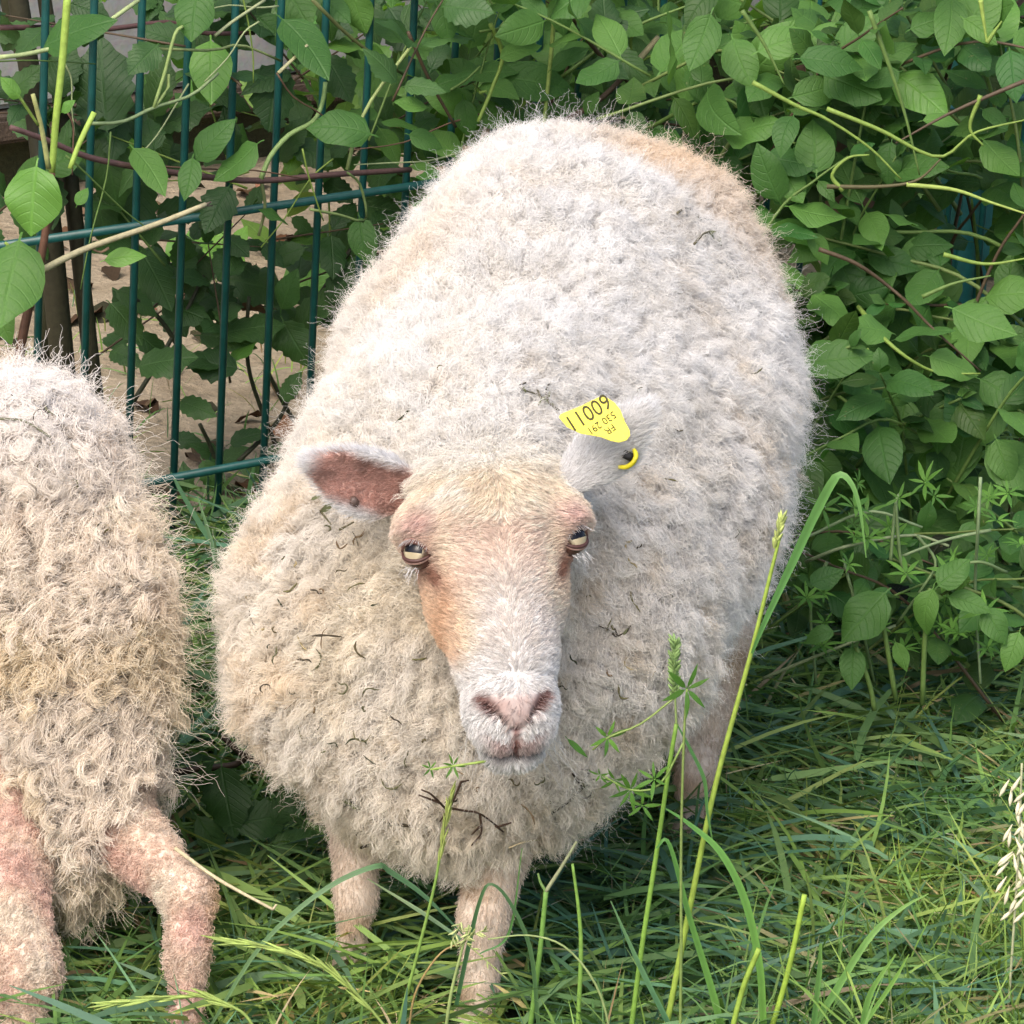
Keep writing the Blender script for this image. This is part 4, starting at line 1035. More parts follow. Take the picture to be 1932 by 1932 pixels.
for px, py, l, a, k, v, off in ((449, 310, 108, -138, 'dog', 5, -.1), (282, 324, 112, -55, 'dog', 2, -.08), (355, 338, 84, -100, 'dog', 2, -.1), (405, 262, 108, 48, 'dog', 0, -.08), (640, 243, 122, 172, 'dog', 1, -.11), (577, 92, 150, -52, 'dog', 2, -.08), (148, 60, 150, 22, 'dog', 0, -.1), (366, 28, 105, -95, 'dog', 3, -.08), (398, 134, 122, -88, 'bright', 1, -.04), (514, 185, 130, -95, 'dark', 1, .05), (194, 155, 185, 95, 'dark', 1, .07), (300, 160, 120, 80, 'dark', 0, .08), (518, 405, 65, -20, 'dog', 1, -.06), (520, 60, 90, -40, 'dog', 0, .04), (560, 10, 110, -60, 'dog', 3, .03), (250, 230, 120, -40, 'dark', 2, .08), (210, 330, 150, -80, 'dark', 0, .07), (350, 220, 100, 20, 'dark', 1, .06), (120, 300, 90, 30, 'dog', 1, .03), (690, 455, 95, -75, 'dog', 4, -.05), (700, 40, 90, -70, 'dark', 0, .08), (640, 150, 100, -60, 'dark', 1, .08), (735, 150, 90, 30, 'dog', 1, .05), (250, 400, 140, -95, 'dark', 1, .09), (50, 150, 90, 40, 'dark', 2, .07), (30, 60, 90, 10, 'dark', 0, .08), (195, 420, 120, -80, 'dark', 2, .08), (345, 395, 100, 10, 'dark', 0, .1), (120, 130, 110, 70, 'dark', 1, .1), (440, 190, 80, -20, 'dark', 2, .1), (300, 40, 100, -60, 'dark', 0, .12), (590, 290, 90, -30, 'dark', 1, .1), (690, 240, 90, 0, 'dark', 2, .1), (735, 275, 80, -60, 'dog', 0, .02), (480, 20, 90, 30, 'dark', 1, .12), (60, 330, 90, 60, 'dog', 2, .02), (170, 20, 80, -20, 'dark', 1, .12), (290, 250, 130, -70, 'dark', 0, .09), (430, 250, 90, 100, 'dark', 2, .11), (90, 380, 110, -80, 'dark', 1, .1), (300, 300, 120, 20, 'dark', 1, .12), (210, 250, 110, 60, 'dark', 0, .12), (620, 30, 100, -80, 'dark', 2, .12), (760, 60, 110, -60, 'dark', 1, .1), (780, 130, 100, 20, 'dog', 1, .06), (640, 360, 70, -40, 'dark', 1, .12), (550, 260, 100, 60, 'dark', 0, .12), (150, 260, 100, -30, 'dark', 2, .1)):
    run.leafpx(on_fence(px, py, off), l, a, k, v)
for _ in range(20):
    px, py = rnd.uniform(-20, 800), rnd.uniform(-40, 330); p1 = on_fence(px, py, rnd.uniform(.03, .22)); d = unit(np.array([rnd.uniform(-1, 1), rnd.uniform(-.4, .2), rnd.uniform(-.2, .9)])); ln = rnd.uniform(.1, .18)
    leafy_twig(run, [p1 - d * ln, p1 - d * ln * .4, p1 + d * ln * .3], .0015, rnd.choice(('dark', 'dog', 'dark')), .05, (.045, .075), rnd.choice((GR, BR, YG)), .1)
for _ in range(7):
    px, py = rnd.uniform(380, 760), rnd.uniform(420, 620); p1 = on_fence(px, py, rnd.uniform(.05, .25)); d = unit(np.array([rnd.uniform(-1, 1), rnd.uniform(-.4, .2), rnd.uniform(-.2, .9)])); ln = rnd.uniform(.1, .16)
    leafy_twig(run, [p1 - d * ln, p1 - d * ln * .4, p1 + d * ln * .3], .0015, 'dark', .05, (.045, .07), BR, .1)
for _ in range(16):
    px, py = rnd.uniform(0, 800), rnd.uniform(0, 420); a = rnd.uniform(0, PI); l = rnd.uniform(60, 150); o_ = rnd.uniform(-.12, -.03)
    run.twig([on_fence(px + l * math.cos(a) * t + rnd.uniform(-8, 8), py + l * math.sin(a) * t + rnd.uniform(-8, 8), o_) for t in (-1, -.4, .3, 1)], [.0011, .0007], rnd.choice((YG, (.3, .36, .18), GR, (.15, .09, .06))), n=10, sides=5)
run.done()

und = Plant('bramble', 'low bramble with dark toothed leaves growing behind the fence rods', 'bramble', fpt(.05, .2, 0))
for px, py, l, a, v in ((296, 528, 125, -60, 0), (390, 563, 115, 30, 2), (345, 500, 90, 60, 1), (482, 538, 125, -12, 1), (239, 609, 100, -50, 0), (317, 682, 115, 10, 1), (394, 686, 110, 170, 1), (373, 770, 75, -20, 0), (468, 823, 75, 20, 2), (550, 728, 66, 60, 0), (626, 447, 110, 60, 2), (660, 520, 130, 50, 2), (700, 500, 90, 20, 0), (540, 600, 110, -20, 0), (600, 580, 120, 45, 2), (480, 620, 120, 10, 1), (260, 570, 90, -30, 2), (540, 480, 70, 200, 0), (575, 430, 60, -40, 2), (620, 500, 110, -20, 1), (430, 640, 110, -10, 2), (350, 830, 60, 0, 0), (390, 850, 70, 150, 0), (440, 860, 70, 30, 1), (480, 890, 60, -20, 2), (400, 900, 70, -60, 0), (450, 930, 70, 10, 1), (350, 900, 60, 100, 2), (510, 850, 60, 40, 0), (560, 650, 100, -60, 1), (640, 590, 90, 20, 0), (720, 395, 90, -10, 1), (650, 420, 80, 60, 0), (730, 450, 80, 20, 2)):
    und.leafpx(on_fence(px, py, rnd.uniform(.05, .22)), l, a, 'dark', v)
und.leafpx(on_fence(542, 545, .05), 80, 70, 'dog', 1)
for pts in ([(385, 520), (350, 590), (300, 680), (250, 760)], [(470, 560), (465, 640), (475, 720), (520, 840)], [(540, 640), (600, 560), (690, 430)], [(377, 800), (400, 850), (420, 920)], [(550, 740), (520, 800), (450, 870)], [(250, 560), (300, 600), (340, 660)], [(500, 690), (540, 770), (580, 830)]):
    und.twig([on_fence(x, y, .12) for x, y in pts], [.0022, .0028], (.05, .055, .03), n=12)
und.done()
lw = Plant('weed', 'small light green weed against the dark base of the wall', 'weed', fpt(.0, .8, 0))
for px, py, l, a in ((375, 450, 80, 70), (400, 470, 80, -20), (385, 500, 75, -90), (452, 450, 60, 60), (440, 472, 60, -40), (300, 490, 70, 20), (330, 470, 60, 100), (415, 440, 60, 40), (360, 480, 70, 180)): lw.leafpx(on_fence(px, py, .75 + .1 * rnd.random()), l, a, 'bright', 1 + rnd.randrange(2))
for pts in ([(380, 460), (385, 560)], [(450, 460), (440, 560)], [(310, 490), (330, 570)]): lw.twig([on_fence(x, y, .8) for x, y in pts], [.002, .002], GR)
lw.done()
# thin dark trunks
for (a, b, r, lab) in (((92, 410), (128, 800), .013, 'mossy dark thin trunk leaning at the fence behind the sapling'), ((140, 400), (185, 800), .009, 'thinner dark trunk beside the mossy leaning one at the fence')):
    t = Plant('tree', lab, 'tree', on_fence(b[0], b[1], .10))
    t.twig([on_fence(a[0] - 75, a[1] - 520, .14), on_fence(a[0] - 25, a[1] - 200, .12), on_fence(*a, .10), on_fence(*b, .10), on_fence(b[0] + 10, b[1] + 120, .10)], [r * .8, r, r * 1.1], (.045, .042, .024), n=16, sides=10); t.done()
st = Plant('tree', 'dark upright stem in the top corner behind the fence', 'tree', on_fence(60, 900, .22))
st.twig([on_fence(8, -40, .2), on_fence(30, 60, .2), on_fence(62, 160, .2), on_fence(80, 330, .2), on_fence(85, 700, .2)], [.009, .010], (.05, .05, .026), n=14, sides=8); st.done()

# ------------------------------------------------------------------ grass
def blades(name, n, area, Lr, Wr, elev, cols, dens=None, nseg=4, zr=(0, .01), bend=.6):
    xs, ys = rng.uniform(area[0], area[1], n), rng.uniform(area[2], area[3], n)
    if dens is not None: k = dens(xs, ys); xs, ys = xs[k], ys[k]
    n = len(xs); az = rng.uniform(0, 2 * PI, n); el = np.radians(rng.uniform(elev[0], elev[1], n)); L = rng.uniform(Lr[0], Lr[1], n) * rng.uniform(.6, 1, n); W = rng.uniform(Wr[0], Wr[1], n)
    t = np.linspace(0, 1, nseg + 1); h = np.stack([np.cos(az), np.sin(az), 0 * az], 1); sd = np.stack([-np.sin(az), np.cos(az), 0 * az], 1)
    bd = rng.uniform(.1, 1, n) * bend; lat = rng.normal(size=n) * .12
    e_ = el[:, None] - bd[:, None] * 1.8 * t[None]
    ds = (L / nseg)[:, None]
    hx = np.cumsum(np.cos(e_) * ds, 1) - np.cos(e_[:, :1]) * ds; hz = np.cumsum(np.sin(e_) * ds, 1) - np.sin(e_[:, :1]) * ds
    z0 = rng.uniform(zr[0], zr[1], n)
    C = np.stack([xs, ys, z0], 1)[:, None] + h[:, None] * hx[:, :, None] + sd[:, None] * (lat * L)[:, None, None] * (t ** 2)[None, :, None]
    C[:, :, 2] += hz; C[:, :, 2] = np.maximum(C[:, :, 2], .003 + z0[:, None] * .3)
    w = W[:, None] * .5 * np.interp(t, [0, .25, .7, 1], [.7, 1, .75, .08])[None]
    tw = rng.uniform(-1.2, 1.2, n)[:, None]
    side = sd[:, None] * np.cos(tw)[:, :, None] + np.array([0, 0, 1.0]) * np.sin(tw)[:, :, None]
    Vm = np.stack([C - side * w[:, :, None], C + side * w[:, :, None]], 2).reshape(-1, 3)
    b = (np.arange(n) * (nseg + 1) * 2)[:, None] + (np.arange(nseg) * 2)[None]
    Q = np.stack([b, b + 1, b + 3, b + 2], -1).reshape(-1, 4)
    cc = np.array([c for c, _ in cols]); pr = np.array([p for _, p in cols]); ci = rng.choice(len(cc), n, p=pr / pr.sum())
    pt_ = vnoise(np.stack([xs, ys, xs * 0], 1), .13, 71); cl = cc[ci] * rng.uniform(.75, 1.5, n)[:, None] * (.75 + .5 * pt_)[:, None] * (1 + (pt_ - .5)[:, None] * np.array([.5, .1, -.2]))
    cl = np.repeat(cl, (nseg + 1) * 2, 0)
    return Vm, Q, cl
GC = [((.095, .19, .058), 4), ((.14, .25, .062), 4), ((.085, .185, .10), 2.2), ((.20, .28, .075), 1.8), ((.30, .27, .12), .5), ((.24, .17, .09), .15)]
parts_ = []
HOOF = at(884, 1985, -.06)
infront = lambda x, y: ((x - FB[0]) * FN[0] + (y - FB[1]) * FN[1] < .02) & ~((np.abs(x - HOOF[0]) < .040) & (y > -.40) & (y < .03) & (rng.random(len(x)) < .93))
parts_.append(blades('lying', 30000, (-.62, .72, -.45, 1.75), (.06, .19), (.0026, .0058), (-2, 34), GC, infront, zr=(.0, .045), bend=.35))
parts_.append(blades('broad', 4800, (-.62, .72, -.45, 1.5), (.07, .2), (.0055, .0090), (-2, 28), [((.10, .19, .085), 3), ((.14, .24, .075), 2), ((.085, .18, .11), 2)], infront, zr=(.01, .055), bend=.35))
parts_.append(blades('straw', 2600, (-.62, .72, -.45, 1.5), (.03, .11), (.0012, .0032), (-2, 22), [((.42, .36, .2), 2), ((.30, .22, .12), 1.5), ((.5, .46, .32), 1)], infront, zr=(.01, .05), bend=.2))
parts_.append(blades('fine', 26000, (-.62, .72, -.45, 1.75), (.05, .13), (.0010, .0022), (5, 75), GC, infront, zr=(0, .02), bend=.7))
sunny = lambda x, y: infront(x, y) & (rng.random(len(x)) < sstep(x - y * .6, .12, .40))
parts_.append(blades('tuft', 9000, (-.1, .72, -.45, .8), (.07, .17), (.0018, .0040), (25, 85), [((.15, .26, .055), 3), ((.22, .32, .07), 2), ((.30, .27, .13), .6)], sunny, bend=.6))  # lighter yellow-green tufts, the sunlit patch put into their colour
parts_.append(blades('path_tufts', 500, (-.9, .2, 1.2, 2.2), (.04, .1), (.0015, .003), (20, 85), GC, None, bend=.6))
Vg, Qg, Cg, n = [], [], [], 0
for a, b, c in parts_: Vg.append(a); Qg.append(b + n); Cg.append(c); n += len(a)
gr = link('grass', np_mesh('grass', np.vstack(Vg), np.vstack(Qg), M_BLADE, True, np.vstack(Cg)))
tag(gr, 'matted cut grass lying over the ground around the two sheep', 'grass', kind='stuff')
lit = [(frame(rand_unit(1)[0] * np.array([1, 1, .15]), np.array([0, 0, 1.0]) + rng.normal(size=3) * .3, rnd.uniform(.03, .07), fpt(rnd.uniform(-1.2, 1.6), abs(rnd.gauss(0, .35)) * rnd.choice((1, 1, 0)) + rnd.choice((.15, WALL_OFF - .55)), .012)), LITTER[rnd.randrange(3)]) for _ in range(420)]
lit = [t for t in lit if np.dot(np.array(t[0].translation) - FB, FN) < WALL_OFF - .06]
tag(joined('leaf_litter', lit, None, M_DRY), 'scattered dead brown leaves on the sandy path behind the fence', 'leaf litter')
# ------------------------------------------------------------------ tall grass in front of the sheep
def fgp(pts, Y0, Y1=None, root=True):
    Y1 = Y0 if Y1 is None else Y1; n = len(pts)
    P = [at(x, y, Y0 + (Y1 - Y0) * i / max(1, n - 1)) for i, (x, y) in enumerate(pts)]
    if root and P[0][2] > .005:
        d = P[0] - P[1]; d = d / max(1e-6, -d[2]) if d[2] < -1e-4 else np.array([0, 0, -1.0]); d[:2] = np.clip(d[:2], -.5, .5)
        P.insert(0, P[0] + d * P[0][2])
    return P
def spike(mb, P, n, L, r, col, spread=.35):
    P = smooth_path(P, 60)
    for i in range(n):
        k = int(i / n * 58); t = unit(P[k + 1] - P[k]); s = rand_unit(1)[0]; s = unit(s - t * (s @ t))
        a = P[k] + s * r * .4; d = unit(t + s * spread); c = np.array(col) * rnd.uniform(.75, 1.25)
        mb.tube([a, a + d * L * .5, a + d * L], [r * .5, r, r * .15], n=4, sides=5, c=c, caps=False)
def stalk(label, stems, blades_=(), heads=(), cat='grass stalk', group='tall grass stalks in front of the sheep', name='grass_stalk'):
    e = empty(name, stems[0][0][0] if stems else blades_[0][0][0], label, cat, group)
    for P, r, c in stems: mb = MB(); mb.tube(P, [v * .8 for v in r], n=22, sides=7, c=c); mb.build('stem', M_STEM, e)
    for P, w, c, nr in blades_: mb = MB(); n_ = 24; cc = np.repeat(np.array(c)[None] * (np.array([.8, .9, .95])[None] + np.linspace(0, 1, n_)[:, None] * np.array([.5, .25, .1])), 3, 0) * np.tile([1.0, .8, 1.06], n_)[:, None]; mb.ribbon(P, [v * .58 for v in w], nr, n=n_, c=cc); mb.build('blade', M_BLADE, e)
    for P, n, L, r, c, sp in heads: mb = MB(); mb.tube(P, .0005, n=10, sides=5, c=c); spike(mb, P, n, L, r, c, sp); mb.build('seed_head', M_STEM, e)
    return e
SY = (.30, .42, .07); SG = (.17, .33, .07); BG = (.10, .25, .075); BB = (.085, .20, .095)
NF = -F_ * .8 + np.array([.25, 0, .5])
stalk('tallest yellow green grass stalk with a long bent blade before the sheep\'s flank',
      [(fgp([(1258, 1932), (1300, 1720), (1350, 1480), (1415, 1240), (1452, 1090), (1472, 1010)], -.12), [.0034, .0032, .0024, .0016], SY)],
      [(fgp([(1412, 1250), (1440, 1180), (1500, 1050), (1540, 965), (1578, 900), (1604, 910), (1622, 960), (1634, 1052)], -.12, -.16, False), [.0012, .0035, .0060, .0064, .0058, .0040, .0026, .0006], (.13, .30, .085), NF)],
      [(fgp([(1462, 1035), (1476, 975)], -.12, None, False), 26, .008, .0016, (.42, .5, .16), .4)])
stalk('grass stalk with a bristly green spike beside the tallest one',
      [(fgp([(1192, 1932), (1212, 1780), (1240, 1600), (1262, 1450), (1276, 1366)], -.13), [.0030, .0026, .0022], (.2, .36, .06)), (fgp([(1276, 1366), (1273, 1300)], -.13, None, False), [.0014, .001], (.25, .34, .12))],
      [(fgp([(1278, 1368), (1300, 1410), (1328, 1470), (1334, 1530), (1345, 1590)], -.13, None, False), [.001, .0026, .003, .0022, .0006], BG, NF)],
      [(fgp([(1272, 1320), (1273, 1206)], -.13, None, False), 70, .0075, .0017, (.22, .34, .12), .8)])
stalk('slim stalk with a narrow bristle spike crossing the sheep\'s chest wool',
      [(fgp([(752, 1932), (790, 1790), (820, 1670), (832, 1600)], -.13), [.0022, .0018, .0014], (.2, .33, .07))], (),
      [(fgp([(828, 1625), (840, 1560), (852, 1488)], -.13, None, False), 34, .012, .0011, (.33, .40, .11), .22)])
stalk('pair of bent green blades in front of the sheep\'s front legs', [],
      [(fgp([(880, 1770), (800, 1690), (735, 1645), (712, 1634), (640, 1662), (560, 1718), (480, 1800), (395, 1940)], -.10, -.16, False), [.0006, .0034, .0044, .0040, .0036, .0034, .003, .002], (.11, .22, .10), NF), (fgp([(870, 1772), (790, 1718), (693, 1658)], -.12, None, False), [.0024, .0032, .0006], (.2, .3, .16), NF)])
stalk('broad arching green blade folding down over the grass beside the tall stalks', [],
      [(fgp([(1250, 1522), (1300, 1555), (1360, 1610), (1405, 1700), (1432, 1820), (1440, 1932)], -.13, -.15, False), [.0008, .0032, .0052, .006, .0056, .005], (.14, .33, .07), NF), (fgp([(1238, 1600), (1262, 1592), (1300, 1730), (1340, 1860), (1362, 1945)], -.14, None, False), [.001, .003, .0044, .0054, .006], (.13, .31, .07), NF)])
stalk('forked cut stalk between the two tall stems and the sheep\'s leg',
      [(fgp([(1000, 1940), (1018, 1800), (1030, 1682)], -.10), [.0030, .0026], (.17, .33, .07)), (fgp([(1030, 1682), (1060, 1635), (1088, 1588)], -.10, None, False), [.0022, .0014], (.33, .36, .2)), (fgp([(1030, 1682), (1020, 1665), (1015, 1648)], -.10, None, False), [.0018, .001], (.2, .33, .1))])
stalk('thin jointed green stalk to the right of the forked cut stalk', [(fgp([(1090, 1940), (1096, 1800), (1092, 1720), (1080, 1630)], -.12), [.0026, .0024, .0014], (.2, .36, .07))])
stalk('short bright stub of a cut stem standing in the grass', [(fgp([(1440, 1990), (1485, 1840), (1518, 1688)], -.14), [.0030, .0030, .0028], (.30, .45, .06))], cat='grass stalk')
stalk('leaning bright cut stem at the foot of the tall stalks', [(fgp([(1370, 1990), (1400, 1870), (1432, 1790)], -.18), [.0030, .0028], (.27, .40, .06))])
stalk('curving blade that sweeps up to the right over the mown grass', [], [(fgp([(1500, 1990), (1570, 1880), (1640, 1770), (1700, 1715), (1752, 1686)], -.12, -.08, False), [.005, .0052, .0044, .0026, .0006], (.16, .33, .08), NF)])
stalk('blue green stiff blade leaning left at the foot of the tall stalks', [], [(fgp([(1260, 1930), (1210, 1830), (1152, 1700)], -.14, None, False), [.004, .0042, .0008], (.12, .26, .12), NF)])
stalk('twin blade tuft rising at the bottom edge right of the tall stalks', [], [(fgp([(1590, 1990), (1680, 1860), (1715, 1800)], -.15, None, False), [.003, .003, .0006], (.18, .36, .08), NF), (fgp([(1620, 1980), (1640, 1880), (1690, 1800)], -.15, None, False), [.004, .0044, .001], (.16, .33, .08), NF), (fgp([(1530, 1970), (1545, 1840), (1548, 1780)], -.15, None, False), [.004, .004, .002], (.14, .3, .08), NF)])
for lab, pts, pts2 in (('lower of the two drooping bristly grass heads by the left sheep\'s hoof', [(480, 1940), (440, 1900), (380, 1880), (300, 1884), (196, 1896)], None), ('upper of the two drooping bristly grass heads, reaching to the left sheep\'s shin', [(760, 1990), (700, 1905), (620, 1830), (520, 1790), (408, 1775)], None)):
    P = fgp(pts, -.20, -.2)
    stalk(lab, [(P, [.0020, .0014, .0008], (.26, .36, .09))], (), [(P[-4:] if len(P) > 4 else P, 44, .020, .0013, (.33, .44, .11), .14)])
P = fgp([(590, 1950), (660, 1870), (560, 1800)], -.19)
stalk('airy open grass panicle in front of the sheep\'s right front leg', [(fgp([(835, 1990), (850, 1880), (872, 1790), (885, 1745)], -.14), [.0024, .0018, .001], (.3, .38, .14))],
      [(fgp([(905, 1800), (960, 1760), (985, 1600), (930, 1660), (925, 1730)], -.10, None, False)[:3], [.001, .002, .0006], BG, NF)],
      [(fgp([(878, 1770), (920, 1752)], -.14, None, False), 8, .007, .0011, (.4, .46, .18), 1.2), (fgp([(890, 1750), (870, 1790)], -.14, None, False), 9, .007, .0011, (.4, .46, .18), 1.2), (fgp([(880, 1780), (960, 1850)], -.14, None, False), 6, .006, .001, (.36, .44, .15), 1.2), (fgp([(870, 1740), (850, 1782)], -.14, None, False), 9, .007, .0011, (.42, .48, .2), 1.2)])
stalk('fine arching grass stem that bends over towards the right front leg', [(fgp([(1160, 1990), (1130, 1870), (1070, 1790), (1000, 1765), (920, 1772)], -.15), [.0014, .0012, .0008], (.28, .36, .14))])
stalk('reddish arched grass stem left of the right front leg', [(fgp([(770, 1950), (785, 1870), (830, 1800), (880, 1775)], -.13), [.0012, .0012, .0008], (.34, .24, .10))])
stalk('dark green bent blade in front of the right front leg', [], [(fgp([(860, 1900), (885, 1780), (905, 1700), (925, 1668), (960, 1700), (1000, 1790), (1015, 1930)], -.11, None, False), [.003, .0034, .0026, .002, .0028, .0034, .003], (.075, .17, .07), NF)])
stalk('upright pale green blade beside the sheep\'s neck wool near the fence', [], [(ff, [.004, .0042, .003, .001], (.12, .24, .12), NF) for ff in ([at(418, 1130, .55), at(400, 1030, .58), at(372, 935, .6)], [at(424, 1200, .5), at(412, 1090, .5), at(404, 1010, .5)])])
e = stalk('white seeded grass stalk cut off by the right picture edge', [(fgp([(1900, 1940), (1912, 1760), (1922, 1600), (1928, 1440)], -.02), [.0016, .0012], (.4, .42, .25))])
mb = MB()
for y in (1478, 1500, 1512, 1535, 1560, 1568, 1590, 1618, 1622, 1640, 1662, 1680, 1700, 1722):
    for dx in rnd.sample((-20, -10, 0, 8, 14), rnd.randrange(2, 4)): 
        p = at(1920 + dx + rnd.uniform(-8, 8), y + rnd.uniform(-6, 6), -.02); d = unit(RT * rnd.uniform(-1, .4) - UP * .8) * .011; mb.tube([p - d * .5, p, p + d * .5, p + d], [.0003, .0012, .0019, .0004], n=7, sides=6, c=np.array((.70, .66, .46)) * rnd.uniform(.85, 1.1))
mb.build('seed_head', M_STEM, e)

# ------------------------------------------------------------------ cleavers and low weeds
def whorl(pl, c, n, l_px, nrm=None, kind='thin', var=None):
    nrm = unit(-F_ + rng.normal(size=3) * .35 if nrm is None else nrm); a0 = rnd.uniform(0, 6); x = unit(np.cross(nrm, [0, .2, 1])); y = np.cross(nrm, x)
    for i in range(n):
        a = a0 + 2 * PI * i / n + rnd.uniform(-.2, .2); ax = x * math.cos(a) + y * math.sin(a) + nrm * .25; L = l_px / ppm(c) * rnd.uniform(.75, 1.1)
        pl.leaf(frame(ax, nrm, L, np.asarray(c) + unit(ax) * L * .56), LV[kind][rnd.randrange(2) if var is None else var])
cv = Plant('cleavers', 'cleavers sprig with whorled narrow leaves hanging over the chest wool right of the chin', 'cleavers', ground(1200, 2050))
A = lambda x, y, Y=-.155: at(x, y, Y)
cv.twig([A(1280, 1310), (A(1210, 1365)), A(1150, 1390), A(1118, 1415)], [.0010, .0008], (.22, .30, .09), n=10)
whorl(cv, A(1146, 1391), 6, 42, var=1); whorl(cv, A(1296, 1300), 6, 58, var=0); cv.leaf(frame(RT * .75 - UP * .7, -F_, .022, A(1090, 1412)), LV['thin'][1])
cv.twig([A(1296, 1300), A(1290, 1400), A(1285, 1600), A(1285, 1800), A(1282, 2050)], [.001, .0014], (.2, .28, .08), n=14)
cv.twig([A(1290, 1400), A(1245, 1480), A(1190, 1490), A(1135, 1462)], [.001, .0008], (.2, .3, .08), n=10)
for x, y, n, l in ((1190, 1490, 7, 42), (1235, 1470, 6, 40), (1160, 1472, 6, 34), (1212, 1520, 5, 36), (1132, 1462, 5, 22)): whorl(cv, A(x, y), n, l, var=1 if rnd.random() < .5 else 0)
cv.done()
cv = Plant('cleavers', 'small cleavers sprig nibbled at the left of the sheep\'s chin', 'cleavers', A(915, 1436, -.19))
cv.twig([A(918, 1436, -.19), A(880, 1442, -.19), A(850, 1446, -.19), A(812, 1452, -.19)], [.0012, .0008], (.30, .42, .10), n=8)
whorl(cv, A(855, 1444, -.19), 6, 26, var=0); whorl(cv, A(812, 1450, -.185), 6, 20, var=1); cv.done()
wd = Plant('cleavers', 'tangled grey green cleavers sprawling at the foot of the dogwood shrub', 'cleavers', ground(1700, 1330))
for pts in ([(1440, 1045), (1530, 1010), (1640, 965), (1740, 995)], [(1520, 1060), (1600, 1030), (1720, 1010), (1790, 1030)], [(1590, 1055), (1625, 1180), (1650, 1290)], [(1690, 950), (1700, 1060), (1720, 1100)], [(1730, 1010), (1765, 1060), (1740, 1110), (1690, 1180)], [(1440, 1280), (1560, 1230), (1690, 1180)], [(1870, 1000), (1780, 1020), (1700, 1050)], [(1850, 900), (1845, 1000), (1840, 1120), (1850, 1290)], [(1680, 1060), (1690, 950), (1700, 930)], [(1560, 1060), (1530, 1140), (1540, 1290)], [(1900, 1080), (1840, 1060), (1760, 1090)]):
    wd.twig([at(x, y, .62 + .05 * rnd.random()) for x, y in pts], [.0018, .0014], rnd.choice(((.2, .28, .14), (.26, .32, .17), (.16, .24, .1))), n=14)
for _ in range(44): whorl(wd, at(rnd.uniform(1520, 1940), rnd.uniform(880, 1240), rnd.uniform(.58, .72)), rnd.randrange(6, 9), rnd.uniform(26, 46), -F_ * .6 + np.array([0, 0, .6]) + rng.normal(size=3) * .3, var=1 if rnd.random() < .7 else 0)
wd.done()
bw = Plant('weed', 'broad leaved weed low in the grass beside the sheep\'s flank', 'weed', ground(1640, 1300))
for px, py, l, a in ((1629, 1165, 125, 228), (1750, 1155, 90, -100), (1608, 1260, 80, -92), (1830, 1140, 85, -20), (1545, 1200, 60, 200), (1880, 1180, 80, -60), (1700, 1240, 60, -70), (1560, 1090, 70, 20), (1800, 1080, 80, 40), (1910, 1230, 80, -110)): bw.leafpx(at(px, py, .55), l, a, 'dog')
for pts in ([(1655, 1130), (1670, 1200), (1690, 1320)], [(1755, 1110), (1745, 1200), (1740, 1330)], [(1615, 1220), (1640, 1290), (1650, 1340)]): bw.twig([at(x, y, .56) for x, y in pts], [.0022, .0028], GR, n=8)
bw.done()
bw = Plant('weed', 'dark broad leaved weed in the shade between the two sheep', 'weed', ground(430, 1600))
for px, py, l, a in ((430, 1530, 110, -80), (500, 1560, 90, 10), (400, 1600, 80, -60), (560, 1600, 80, 20), (470, 1640, 90, -20), (380, 1480, 60, 60), (250, 1700, 120, -60), (540, 1530, 70, 60)): bw.leafpx(at(px, py - 15, .22), l * 1.25, a, 'dark')  # dark leaves raised and enlarged to stand in for the shadow there too
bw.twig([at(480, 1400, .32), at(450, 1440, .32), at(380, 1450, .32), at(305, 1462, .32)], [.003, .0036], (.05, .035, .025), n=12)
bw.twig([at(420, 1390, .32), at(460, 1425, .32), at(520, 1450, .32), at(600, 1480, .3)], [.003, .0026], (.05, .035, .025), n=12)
bw.done()
tw = Plant('twig', 'dry straw coloured twig poking out beside the left sheep\'s hock', 'twig', at(405, 1655, -.07)); tw.twig([at(330, 1600, -.07), at(410, 1658, -.09), at(515, 1716, -.12)], [.0018, .0016, .0012], DRYC, n=8)
tw.twig([at(515, 1716, -.12), at(522, 1706, -.12)], [.0014, .0006], DRYC, n=4); tw.done(stemmat=M_DRY)

